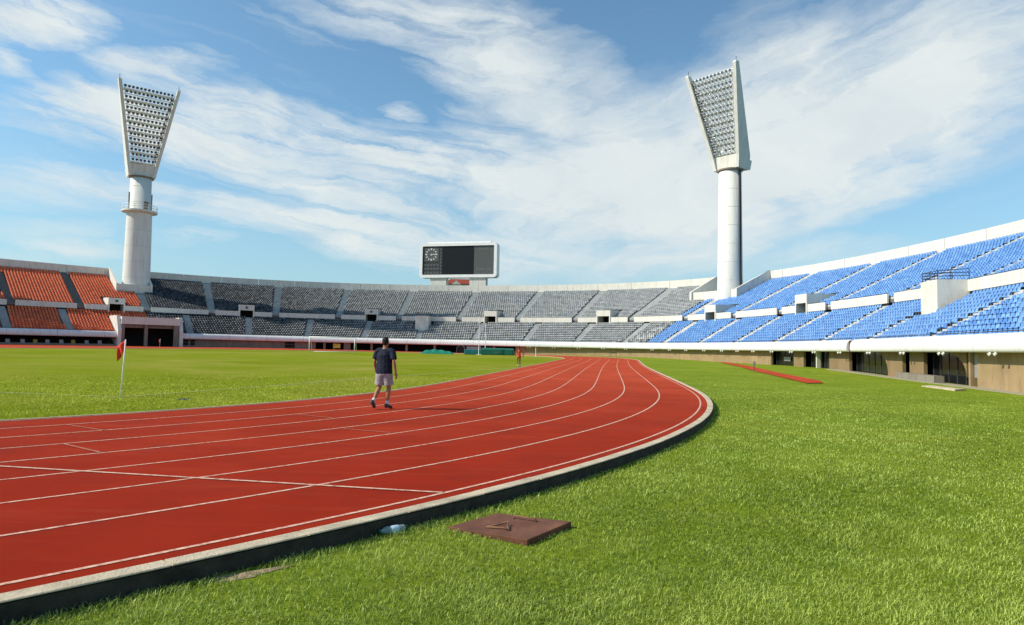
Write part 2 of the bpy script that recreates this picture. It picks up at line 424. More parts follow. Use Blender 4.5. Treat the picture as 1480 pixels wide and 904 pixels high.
# outer concrete kerb: real step down to the lawn
mb = MB()
for i in range(10, NI - 62, 2):
    jz, jd = random.uniform(-.002, .003), random.uniform(-.003, .003); g = .008
    def kp(fr, d, z):
        a = trk(i + (1 if fr > .5 else 0) if False else i, d, z); b = trk(i + 2, d, z); m_ = trk(i + 1, d, z)
        q = (Vector(a), Vector(m_), Vector(b)); return q[0].lerp(q[1], fr * 2) if fr < .5 else q[1].lerp(q[2], fr * 2 - 1)
    rows_ = [[kp(fr, d + jd, z + jz) for d, z in ((.19, -.02), (.192, .006), (.198, .012), (.336, .012), (.342, .007), (.342, .001))] for fr in (g, .5, 1 - g)]
    vs = [p for r_ in rows_ for p in r_]; n = 6
    mb.add(vs, [(a * n + b, a * n + b + 1, (a + 1) * n + b + 1, (a + 1) * n + b) for a in range(2) for b in range(n - 1)] + [tuple(range(n)), tuple(range(2 * n, 3 * n))])
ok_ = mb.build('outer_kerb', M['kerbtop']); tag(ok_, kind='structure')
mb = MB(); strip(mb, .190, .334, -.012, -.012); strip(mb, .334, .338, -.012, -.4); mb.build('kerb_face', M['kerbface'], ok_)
mb = MB(); strip(mb, -9.92, -9.86, .02, .02); strip(mb, -9.86, -9.855, .02, -.02); strip(mb, -9.925, -9.92, -.06, .02)
tag(mb.build('inner_kerb', mat('pale_inner_kerb', (.55, .42, .28), .9, .2, 3)), kind='structure')

# pitch lines (chalk) and runway on the lawn
A = (-10.5, 17.81)
flat_line(A, (-40, 24.3), .12, 'goal_line', M['chalk'], None, -.02)['kind'] = 'structure'
flat_line(A, (3.2 - 1.0, 58.0), .12, 'touch_line', M['chalk'], None, -.02)['kind'] = 'structure'
mb = MB()
rw = [((29.0, 91.9), (30.1, 91.5)), ((26.1, 78.5), (27.4, 78.2)), ((23.2, 65.2), (24.7, 65)), ((20.4, 52), (22.0, 51.8)), ((18.5, 43.5), (20.2, 43.2)), ((17.6, 39.2), (19.1, 40.3))]
for (a, b), (c, d) in zip(rw[:-1], rw[1:]):
    n = 6
    for i in range(n):
        q = []
        for p0, p1, t in ((a, c, i / n), (b, d, i / n), (b, d, (i + 1) / n), (a, c, (i + 1) / n)):
            x = p0[0] + (p1[0] - p0[0]) * t; y = p0[1] + (p1[1] - p0[1]) * t; q.append((x, y, ground_z(x, y) + .045))
        mb.quad(*q)
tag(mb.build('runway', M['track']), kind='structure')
# strip of pale concrete along the foot of the right-hand wall
mb = MB()
us = np.arange(82, 140, 1.0)
for a, b in zip(us[:-1], us[1:]):
    mb.quad(PB(a, -.45, .05), PB(a, .62, .05), PB(b, .62, .05), PB(b, -.45, .05)); mb.quad(PB(a, -.45, -.2), PB(a, -.45, .05), PB(b, -.45, .05), PB(b, -.45, -.2))
tag(mb.build('footpath', mat('pale_path_concrete', (.33, .29, .21), .9, .25, 2, .2, 20)), kind='structure')

# ------------------------------------------------------------------ stands
NOTCH = [(-76.2, -71.2), (27.6, 35.6)]
NW = 15.9
TUN = (-79.3, -68.0)
LA = [-106.5, -95.5, -86.4, -66.4, -55.6, -44.2, -32.5, -21.0, -8.7, 2.7, 13.9, 24.5, 34.8, 45.3, 55.9, 66.8, 78.2, 89.0, 100.8, 112.5, 124]
UA = [-105, -94, -83.4, -72.8, -62, -50.8, -39, -26.6, -14, -1.7, 10.3, 21.2, 32.2, 43.8, 55.4, 66.6, 78.8, 90.6, 102.5, 114]
VA = [-101, -77.8, -56, -32.3, -7.4, 16.0, 38.2, 60.8, 108.5]     # portals
VB = [-21.2, 90.2]                                                  # blocks standing in the lower tier
VH = 1.35
def lw(i): return .35 + .685 * i
def lz(i): return 2.50 + .388 * i
def uw(i): return 8.1 + .69 * i
def uz(i): return 7.55 + .337 * i
NL, NU = 11, 22
def sub(u0, u1, cuts):
    out = [(u0, u1)]
    for a, b in cuts:
        nxt = []
        for c, d in out:
            if b <= c or a >= d: nxt.append((c, d)); continue
            if a > c: nxt.append((c, a))
            if b < d: nxt.append((b, d))
        out = nxt
    return [(a, b) for a, b in out if b - a > .05]
def seg(a, b, st=1.5): return np.linspace(a, b, max(2, int(math.ceil((b - a) / st)) + 1))
def profile(mb, u0, u1, prof, st=1.5, caps=True, base=False):
    us = seg(u0, u1, st); n = len(prof); f = PB if base else P
    vs = [f(u, w, z) for u in us for w, z in prof]
    mb.add(vs, [(k * n + i, k * n + i + 1, (k + 1) * n + i + 1, (k + 1) * n + i) for k in range(len(us) - 1) for i in range(n - 1)])
    if caps:
        for u in (u0, u1): mb.add([f(u, w, z) for w, z in prof], [tuple(range(n))])
def ubox(mb, u0, u1, w0, w1, z0, z1, z0b=None, z1b=None, st=2.0):
    """box along the stand; optional different heights at w1"""
    us = seg(u0, u1, st)
    z0b = z0 if z0b is None else z0b; z1b = z1 if z1b is None else z1b
    for a, b in zip(us[:-1], us[1:]):
        mb.hexa([P(a, w0, z0), P(b, w0, z0), P(b, w1, z0b), P(a, w1, z0b), P(a, w0, z1), P(b, w0, z1), P(b, w1, z1b), P(a, w1, z1b)])

def vom_cut(lower):
    return [(v - 1.6, v + 1.6) for v in VB] if lower else [(v - VH, v + VH) for v in VA]

ALLSEATS = {'red': [], 'grey': [], 'blue': []}
def make_stand(colour, u0, u1, label):
    root = empty('stadium_stand', P((u0 + u1) / 2, 8, 0))
    inv = Matrix.Translation(-root.location)
    tag(root, label, 'stand')
    def done(mb, name, m, smooth=False):
        o = mb.build(name, m, root, smooth); o.matrix_parent_inverse = inv; return o
    # terraces
    mb = MB()
    for i in range(NL):
        cuts = [TUN] if lw(i) < 5.2 else []
        cuts = cuts + ([(v - 1.6, v + 1.6) for v in VB] if 4.9 < lw(i) else [])
        for a, b in sub(u0, u1, cuts):
            w1 = lw(i + 1) if i < NL - 1 else 7.8
            profile(mb, a, b, [(lw(i), lz(i) - .4), (lw(i), lz(i)), (w1, lz(i))], caps=False)
    done(mb, 'lower_terrace', M['concrete'])
    mb = MB()
    for i in range(NU):
        cuts = [n for n in NOTCH if uw(i) > NW - .3] + ([(v - VH, v + VH) for v in VA] if uw(i) < 11.3 else [])
        for a, b in sub(u0, u1, cuts):
            profile(mb, a, b, [(uw(i), uz(i) - .35), (uw(i), uz(i)), (uw(i) + .69, uz(i))], caps=False)
    done(mb, 'upper_terrace', M['concrete'])
    # rim wall
    mb = MB()
    for a, b in sub(u0, u1, NOTCH + [(q - .025, q + .025) for q in np.arange(-146, 140, 5.75) if not any(n0 - .5 < q < n1 + .5 for n0, n1 in NOTCH)]): ubox(mb, a, b, 23.3, 23.75, 14.4, 16.72)
    ubox(mb, u0, u1, 23.75, 24.3, -2, 13.0, st=3)
    done(mb, 'rim_wall', M['white'])
    # front beam (bulging white fascia)
    mb = MB()
    prof = [(.35, 2.5), (.33, 2.93), (.05, 2.92), (-.18, 2.80), (-.33, 2.6), (-.40, 2.35), (-.41, 2.05), (-.38, 1.87), (-.28, 1.80), (.6, 1.80)]
    for a, b in sub(u0, u1, [TUN, (86.9, 87.7)] + [(q - .02, q + .02) for q in np.arange(-147, 140, 7.3) if not TUN[0] - 1 < q < TUN[1] + 1 and abs(q - 87.3) > 1]): profile(mb, a, b, prof, 2.0)
    o = done(mb, 'front_beam', M['fascia'], True)
    mb = MB()
    if u0 < 87 < u1:
        ubox(mb, 86.9, 87.7, -.20, .5, 1.85, 2.8); done(mb, 'joint_cover', M['brown'])
    # dark soffit and back of the void below
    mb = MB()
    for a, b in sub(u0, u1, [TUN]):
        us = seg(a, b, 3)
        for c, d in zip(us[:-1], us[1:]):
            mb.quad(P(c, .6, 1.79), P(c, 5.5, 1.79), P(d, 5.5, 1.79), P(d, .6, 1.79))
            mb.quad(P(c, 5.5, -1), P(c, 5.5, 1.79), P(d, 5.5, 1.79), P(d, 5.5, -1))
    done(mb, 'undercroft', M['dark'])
    # rails: thin dark ones on the beam and along the parapet
    mb = MB()
    for a, b in sub(u0, u1, [TUN, (86.9, 87.7)]): mb.tube([P(u, .12, 3.04) for u in seg(a, b, 2)], .035, 5); 
    for a, b in sub(u0, u1, [TUN]):
        for u in np.arange(a + .5, b, 2.2): mb.tube([P(u, .12, 2.9), P(u, .12, 3.04)], .02, 4)
    done(mb, 'front_rail', M['rail'])
    # parapet between the tiers: one panel per bay
    gaps = [(u - .62, u + .62) for u in UA] + [(v - VH, v + VH) for v in VA]
    for a, b in sub(u0, u1, sorted(gaps)):
        mb = MB(); ubox(mb, a, b, 7.74, 7.92, 7.12, 8.12)
        n = int((b - a) / 4)
        o = done(mb, 'parapet', M['white'])
        mb = MB(); ubox(mb, a, b, 7.86, 7.9, 6.3, 7.117); done(mb, 'shade_strip', M['dark'])  # dark strip added to draw the shadow line below the parapet
        mb = MB(); mb.tube([P(u, 7.85, 8.2) for u in seg(a, b, 2)], .03, 5)
        for u in seg(a + .1, b - .1, 2): mb.tube([P(u, 7.85, 8.1), P(u, 7.85, 8.2)], .02, 4)
        r = mb.build('handrail', M['rail'], o); r.matrix_parent_inverse = (Matrix.Translation(root.location) @ o.matrix_parent_inverse).inverted() if False else Matrix.Identity(4)
    # aisle stairs
    for ua in LA:
        if not (u0 < ua < u1): continue
        if TUN[0] < ua < TUN[1]: continue
        mb = MB(); du = .62
        for i in range(NL):
            if lw(i) > 4.4 and any(abs(ua - v) < 1.6 + .4 for v in VB): continue
            ubox(mb, ua - du, ua + du, lw(i) + .01, lw(i) + .68, lz(i) + .003, lz(i) + .24)
            ubox(mb, ua - du, ua + du, lw(i) + .36, lw(i) + .68, lz(i) + .24, lz(i) + .43)
        done(mb, 'aisle_stairs', M['stair'] if colour == 'blue' else M['stair2'])
    for ua in UA:
        if not (u0 < ua < u1): continue
        mb = MB(); du = .62
        for i in range(NU):
            if uw(i) > NW - .8 and any(a - .6 < ua < b + .6 for a, b in NOTCH): continue
            ubox(mb, ua - du, ua + du, uw(i) + .01, uw(i) + .68, uz(i) + .003, uz(i) + .24)
            ubox(mb, ua - du, ua + du, uw(i) + .36, uw(i) + .68, uz(i) + .24, uz(i) + .40)
        dark_aisle = colour == 'red'
        done(mb, 'aisle_stairs', M['concrete'] if dark_aisle else M['stair'] if colour == 'blue' else M['stair2'])
    # portals through the parapet
    for v in VA:
        if not (u0 < v < u1): continue
        mb = MB(); t = .22; top = 9.55
        for sgn_ in (-1, 1):
            a, b = sorted((v + sgn_ * VH, v + sgn_ * (VH - t)))
            # side wall with a top that slopes into the seating
            mb.prism([P(a, 7.6, 6.5), P(a, 11.6, 6.5), P(a, 11.6, 9.62), P(a, 10.6, top + .1), P(a, 7.6, top)], P(b, 7.6, 0) - P(a, 7.6, 0))
        ubox(mb, v - VH + t, v + VH - t, 7.6, 7.85, 8.35, top - .003)
        ubox(mb, v - VH + t, v + VH - t, 7.85, 11.6, top - .25, top - .01, None, top + .08)
        o = done(mb, 'portal', M['white'])
        mb = MB(); ubox(mb, v - VH + t, v + VH - t, 10.4, 10.5, 6.4, 9.3); ubox(mb, v - VH + t, v + VH - t, 7.9, 10.4, 6.35, 6.45)
        mb.build('opening', M['dark'], o)
        if v in (-77.8, -56, -32.3):
            mb = MB(); ubox(mb, v - .24, v + .24, 7.57, 7.597, 8.72, 9.2); mb.build('number_plate', M['panel2'], o)
    for v in VB:
        if not (u0 < v < u1): continue
        mb = MB(); hw = 1.4; wf = 5.3
        for sgn_ in (-1, 1):
            a, b = sorted((v + sgn_ * hw, v + sgn_ * (hw - .25)))
            ubox(mb, a, b, wf, 8.0, 4.2, 8.14)
        ubox(mb, v - hw + .25, v + hw - .25, wf, wf + .25, 4.2, 8.137)
        ubox(mb, v - hw + .25, v + hw - .25, wf + .25, 8.0, 6.6, 6.75)
        o = done(mb, 'stair_block', M['white'])
        mb = MB()
        for h in (.35, .65, .95):
            pts = [P(v - hw + .1, 7.9, 8.14 + h), P(v - hw + .1, wf + .1, 8.14 + h * .8), P(v + hw - .1, wf + .1, 8.14 + h * .8), P(v + hw - .1, 7.9, 8.14 + h)]
            for p, q in zip(pts[:-1], pts[1:]): mb.tube([p, q], .035, 5)
        for uu in (v - hw + .1, v, v + hw - .1):
            for ww in ((wf + .1, 6.4, 7.9) if uu != v else (wf + .1,)): mb.tube([P(uu, ww, 8.1), P(uu, ww, 9.0)], .035, 5)
        mb.build('railing', M['rail'], o)
    # notch for the floodlight towers
    for a, b in NOTCH:
        a2, b2 = max(a, u0), min(b, u1)
        if b2 <= a2: continue
        mb = MB(); ubox(mb, a2, b2, NW, 24.0, 11.2, 13.05); done(mb, 'tower_platform', M['white'])
        for e, sg_ in ((a, -1), (b, 1)):
            if u0 < e < u1:
                mb = MB(); e2 = e + sg_ * .3
                mb.prism([P(e, NW - .4, 11), P(e, 23.76, 14.2), P(e, 23.76, 16.8), P(e, 23.0, 16.8), P(e, NW - .4, 13.1)], P(e2, NW, 0) - P(e, NW, 0))
                done(mb, 'notch_wall', M['white'])
    # seats
    Ls = ALLSEATS[colour]
    def row(w, z, skip):
        us = np.arange(u0, u1 + .01, .25); t = np.interp(us, U, nth)
        x = np.interp(us, U, PX) + np.cos(t) * w; y = np.interp(us, U, PY) + np.sin(t) * w
        s = np.concatenate([[0], np.cumsum(np.hypot(np.diff(x), np.diff(y)))])
        q = np.interp(np.arange(.3, s[-1], .50), s, us)
        ok = np.ones(len(q), bool)
        for a, b in skip: ok &= ~((q > a) & (q < b))
        q = q[ok]; t = np.interp(q, U, nth)
        x = np.interp(q, U, PX) + np.cos(t) * w; y = np.interp(q, U, PY) + np.sin(t) * w
        Ls.append(np.stack([x, y, z + .004 * (20 - x), t, np.full(len(q), w)], -1))
    for i in range(NL):
        sk = [(u - .70, u + .70) for u in LA]
        if lw(i) < 5.3: sk.append((TUN[0] - .3, TUN[1] + .3))
        if lw(i) > 4.1: sk += [(v - 1.9, v + 1.9) for v in VB]
        row(lw(i) + .25, lz(i), sk)
    for i in range(NU):
        sk = [(u - .70, u + .70) for u in UA]
        if uw(i) > NW - .9: sk += [(a - .4, b + .4) for a, b in NOTCH]
        if uw(i) < 11.6: sk += [(v - VH - .3, v + VH + .3) for v in VA]
        row(uw(i) + .25, uz(i), sk)
    return root, done

red_root, red_done = make_stand('red', -148, -73.0, 'two-tier concrete stand of orange-red seats at the far left, with the double tunnel entrance')
grey_root, grey_done = make_stand('grey', -73.0, 30.2, 'long curved two-tier stand of grey seats below the scoreboard, between the two floodlight towers')
blue_root, blue_done = make_stand('blue', 30.2, 140, 'two-tier concrete stand of blue seats on the right with arched openings at its foot')

# walls under the fascia
def wall_run(done, runs, m, th_=.25, name='base_wall'):
    for a, b in runs:
        mb = MB(); us = seg(a, b, 2)
        for c, d in zip(us[:-1], us[1:]):
            def q(u, w, top): v = P(u, w, 1.80); 
            p = []
            for w in (.6, .6 + th_): pass
            lo = [PB(c, .6, -.4), PB(d, .6, -.4), PB(d, .6 + th_, -.4), PB(c, .6 + th_, -.4)]
            hi = [P(c, .6, 1.81), P(d, .6, 1.81), P(d, .6 + th_, 1.81), P(c, .6 + th_, 1.81)]
            mb.hexa(lo + hi)
        done(mb, name, m)
M['greywall'] = mat('dirty_grey_wall', (.24, .21, .17), .85, .15, .6, dirt=(.13, .11, .09))  # grey wall colour with streaky dirt
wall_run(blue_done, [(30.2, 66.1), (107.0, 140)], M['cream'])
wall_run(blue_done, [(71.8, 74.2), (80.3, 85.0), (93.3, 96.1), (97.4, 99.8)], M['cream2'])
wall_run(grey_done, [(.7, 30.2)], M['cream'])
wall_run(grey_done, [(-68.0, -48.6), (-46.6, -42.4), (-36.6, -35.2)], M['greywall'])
# piers in front of the openings
def piers(done, ulist, m, wd=.3):
    for u in ulist:
        mb = MB(); lo = [PB(u - wd / 2, .5, -.4), PB(u + wd / 2, .5, -.4), PB(u + wd / 2, .9, -.4), PB(u - wd / 2, .9, -.4)]
        hi = [P(u - wd / 2, .5, 1.80), P(u + wd / 2, .5, 1.80), P(u + wd / 2, .9, 1.80), P(u - wd / 2, .9, 1.80)]
        mb.hexa(lo + hi); done(mb, 'pier', m)
piers(blue_done, [77.5], M['white'], .2); piers(blue_done, [106.3], M['cream'], .2)
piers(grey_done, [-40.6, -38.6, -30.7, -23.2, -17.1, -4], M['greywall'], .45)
# arched heads of two openings in the blue stand
def spandrel(done, ue, rad, side):
    mb = MB(); pts = []
    ztop = 1.80
    n = 9
    for k in range(n + 1):
        a = math.pi / 2 * k / n
        pts.append(P(ue - side * rad * (1 - math.sin(a)), .58, ztop - rad * .62 * (1 - math.cos(a))))
    poly = [P(ue, .58, ztop)] + pts
    mb.prism(poly, nrm(ue) * .3); done(mb, 'arch_head', M['cream2'])
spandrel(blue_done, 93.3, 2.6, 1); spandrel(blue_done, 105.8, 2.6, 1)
# glazed doors in the dark openings
for a, b in ((66.3, 71.6), (74.8, 77.2), (77.8, 79.9), (85.2, 92.9), (99.9, 105.6)):
    mb = MB(); us = seg(a, b, 1.3)
    for u in us:
        mb.hexa([PB(u - .04, 1.2, -.2), PB(u + .04, 1.2, -.2), PB(u + .04, 1.28, -.2), PB(u - .04, 1.28, -.2), P(u - .04, 1.2, 1.79), P(u + .04, 1.2, 1.79), P(u + .04, 1.28, 1.79), P(u - .04, 1.28, 1.79)])
    o = blue_done(mb, 'door_frame', M['rail'])
    mb = MB()
    for c, d in zip(us[:-1], us[1:]): mb.quad(PB(c, 1.24, -.2), PB(d, 1.24, -.2), P(d, 1.24, 1.79), P(c, 1.24, 1.79))
    mb.build('glazing', M['darkglass'], o)
mb = MB(); ubox(mb, 106.5, 106.95, .7, .78, .2, 1.75); blue_done(mb, 'notice_panel', M['galv'])
mb = MB(); ubox(mb, 68.3, 69.9, 1.12, 1.18, .62, 1.1); blue_done(mb, 'notice_panel', M['galv'])
mb = MB()
lo = [PB(97, -.25, -.2), PB(103.3, -.25, -.2), PB(103.3, .4, -.2), PB(97, .4, -.2)]; hi = [v + Vector((0, 0, .72)) for v in lo]; mb.hexa(lo + hi)
blue_done(mb, 'low_wall', M['greywall'])
# small windows
for u in (-67.2, -66.0, -48.1, -47.1):
    mb = MB(); ubox(mb, u - .42, u + .42, .56, .62, .55, 1.75); o = grey_done(mb, 'window', M['dark'])
    mb = MB()
    for z in (.53, 1.15, 1.75): ubox(mb, u - .46, u + .46, .53, .558, z, z + .06)
    mb.build('frame', M['greywall'], o)
# red stand: dark recess with a low front wall
mb = MB()
for a, b in zip(seg(-148, TUN[0], 3)[:-1], seg(-148, TUN[0], 3)[1:]):
    lo = [PB(a, -.2, -.4), PB(b, -.2, -.4), PB(b, .1, -.4), PB(a, .1, -.4)]; mb.hexa(lo + [v + Vector((0, 0, .75)) for v in lo])
red_done(mb, 'low_wall', M['greywall'])
# things standing in the recess (dim chairs)
for k in range(9):
    u = -97 + k * 1.9 + random.uniform(-.3, .3); zz = zb(u) - .1
    b0 = PB(u, 1.0, -.05); mb = MB()
    mb.box(-.3, .3, -.28, .28, .40, .47); mb.box(-.3, .3, .22, .28, .47, 1.0)
    for sx in (-.26, .26):
        for sy in (-.24, .24): mb.box(sx - .025, sx + .025, sy - .025, sy + .025, 0, .40)
    o = mb.build('bench_chair', M['galv'] if k % 3 else M['yellow']); o.location = b0; o.rotation_euler = (0, 0, float(np.interp(u, U, nth)) - math.pi / 2)
    tag(o, 'dim chair in the shaded recess below the orange-red seats', 'chair', 'chairs in the recess under the red stand')

# tunnel entrance at the join of red and grey stands (a part of the red stand)
mb = MB()
a, b = TUN
ubox(mb, a + .6, b - .6, -.6, 5.6, 5.25, 5.75)            # canopy slab
ubox(mb, a + .6, b - .6, -.62, -.3, 4.35, 5.25)           # fascia beam
tun = red_done(mb, 'tunnel_canopy', M['white'])
for e, sg_ in ((a, 1), (b, -1)):
    mb = MB(); e2 = e + sg_ * .6
    mb.prism([P(e, -.9, -.2), P(e, 5.6, 2.4), P(e, 5.6, 5.95), P(e, .6, 5.95), P(e, -.9, 3.2)], P(e2, 0, 0) - P(e, 0, 0)); mb.build('side_wall', M['white'], tun)
mb = MB(); ubox(mb, a + 4.6, a + 5.15, -.5, .1, 0, 4.4); ubox(mb, a + .6, a + 1.2, -.5, .1, 0, 4.4); ubox(mb, b - 1.6, b - .6, -.5, .1, 0, 4.4)
mb.build('pillar', M['greywall'], tun)
mb = MB(); ubox(mb, a + .6, b - .6, .1, 2.6, 3.7, 4.4); mb.build('inner_beam', M['greywall'], tun)
mb = MB(); ubox(mb, a + .3, b - .3, 5.3, 5.4, 0, 5.3); mb.build('opening', M['dark'], tun)

# eave lamps in pairs
for u in [33, 38, 43, 48.5, 53.9, 58.5, 63, 68, 73.0, 78.7, 84.9, 91.6, 98.3, 104.4, 110.3, 116] :
    for du in (-.28, .28):
        mb = MB(); c = P(u + du, -.25, 1.72)
        mb.tube([c + Vector((0, 0, .1)), c, c + nrm(u) * -.1 + Vector((0, 0, -.06))], [.03, .085, .10], 8); blue_done(mb, 'eave_lamp', M['lampw'])
for u in [4, 9.5, 15, 20.5, 26]:
    for du in (-.28, .28):
        mb = MB(); c = P(u + du, -.25, 1.72)
        mb.tube([c + Vector((0, 0, .1)), c, c + nrm(u) * -.1 + Vector((0, 0, -.06))], [.03, .085, .10], 8); grey_done(mb, 'eave_lamp', M['lampw'])

# ---- seats as meshes
def seat_template(full):
    """local: x along row, y towards the back, z up; folded shell seat"""
    if True:
        a = full
        v = [(-.19, -.20 + .12 * a, .40 + .2 * a), (.19, -.20 + .12 * a, .40 + .2 * a), (.19, .16, .36), (-.19, .16, .36), (-.19, -.20 + .08 * a, .33 + .12 * a), (.19, -.20 + .08 * a, .33 + .12 * a), (.19, .14, .31), (-.19, .14, .31),
             (-.185, .15, .36), (.185, .15, .36), (.17, .24, .68), (-.17, .24, .68), (-.17, .28, .67), (.17, .28, .67), (.185, .21, .34), (-.185, .21, .34)]
        f = [(0, 1, 2, 3), (4, 5, 1, 0), (5, 6, 2, 1), (7, 4, 0, 3), (8, 9, 10, 11), (11, 10, 13, 12), (9, 14, 13, 10), (15, 8, 11, 12), (14, 15, 12, 13)]
        return np.array(v), np.array(f)
def name_grey(m): return m.name.startswith('grey')
def build_seats(name, arr, m, fold, parent):
    tv, tf = seat_template(fold); n = len(arr)
    t = arr[:, 3]; cy, sy = np.cos(t), np.sin(t)     # normal dir (back)
    # x axis along row = (sin t, -cos t); y axis = (cos t, sin t)
    X = arr[:, 0, None] + tv[None, :, 0] * sy[:, None] + tv[None, :, 1] * cy[:, None]
    Y = arr[:, 1, None] - tv[None, :, 0] * cy[:, None] + tv[None, :, 1] * sy[:, None]
    Z = arr[:, 2, None] + tv[None, :, 2] + 0 * X
    # slight irregularity
    vs = np.stack([X, Y, Z], -1).reshape(-1, 3)
    fs = (tf[None] + (np.arange(n) * len(tv))[:, None, None]).reshape(-1, 4)
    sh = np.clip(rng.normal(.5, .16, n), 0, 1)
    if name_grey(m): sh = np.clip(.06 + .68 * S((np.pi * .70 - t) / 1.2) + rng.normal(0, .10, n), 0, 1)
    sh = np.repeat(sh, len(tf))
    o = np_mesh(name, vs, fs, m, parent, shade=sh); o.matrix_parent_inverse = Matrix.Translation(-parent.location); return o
seats = {k: np.concatenate(v) for k, v in ALLSEATS.items()}
def in_view(a):
    d = a[:, :3] - np.array([0, 0, H])
    f_ = d @ np.array(fw); x = d @ np.array(rt) / f_; y = d @ np.array(up) / f_
    return (f_ > 0) & (abs(x) < 735 / 950) & (abs(y) < 448 / 950)
# each stand: its 100 largest seats in view as single parts, the rest as one part
def seat_object(shade, m):
    bm = MB(); n = 7
    prof = [(-.22, .335), (-.22, .385), (-.20, .41), (-.06, .385), (.08, .375), (.16, .40), (.20, .48), (.225, .59), (.24, .66), (.255, .69), (.275, .67), (.26, .59), (.235, .48), (.21, .385), (.16, .345), (-.2, .335)]
    xs = [-.205, -.18, -.09, 0, .09, .18, .205]
    vs = []; k = len(prof)
    for x in xs:
        e = (abs(x) / .205) ** 4
        for j, (y, z) in enumerate(prof): vs.append((x * (1 - .12 * max(0, (z - .6)) / .1 * (abs(x) > .17)), y - .02 * e * (z > .42), z + .03 * e * (y < .1) ))
    fs = [(i * k + j, i * k + (j + 1) % k, (i + 1) * k + (j + 1) % k, (i + 1) * k + j) for i in range(len(xs) - 1) for j in range(k)]
    fs += [tuple(range(k)), tuple(range((len(xs) - 1) * k, len(xs) * k))[::-1]]
    bm.add(vs, fs)
    bm.box(-.05, .05, -.02, .18, 0, .345); bm.box(-.12, .12, -.12, .16, .3, .34)
    o = bm.build('seat', m, None, True); me = o.data
    a = me.attributes.new('shade', 'FLOAT', 'FACE'); a.data.foreach_set('value', [shade] * len(me.polygons))
    return o
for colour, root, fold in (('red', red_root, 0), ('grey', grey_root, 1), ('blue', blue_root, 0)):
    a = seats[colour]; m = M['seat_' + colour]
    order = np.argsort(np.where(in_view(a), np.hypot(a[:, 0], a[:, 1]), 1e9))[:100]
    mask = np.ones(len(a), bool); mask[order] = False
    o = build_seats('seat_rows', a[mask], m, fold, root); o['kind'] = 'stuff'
    protos = [seat_object(v, m) for v in (.15, .35, .5, .65, .85)]; used = [False] * 5
    for q in order:
        x, y, z, t, w = a[q]; k = int(rng.integers(0, 5))
        if not used[k]: o = protos[k]; used[k] = True
        else: o = link(protos[k].copy())
        o.parent = root; o.matrix_parent_inverse = Matrix.Translation(-root.location)
        o.location = (x, y, z); o.rotation_euler = (0, 0, t - math.pi / 2)

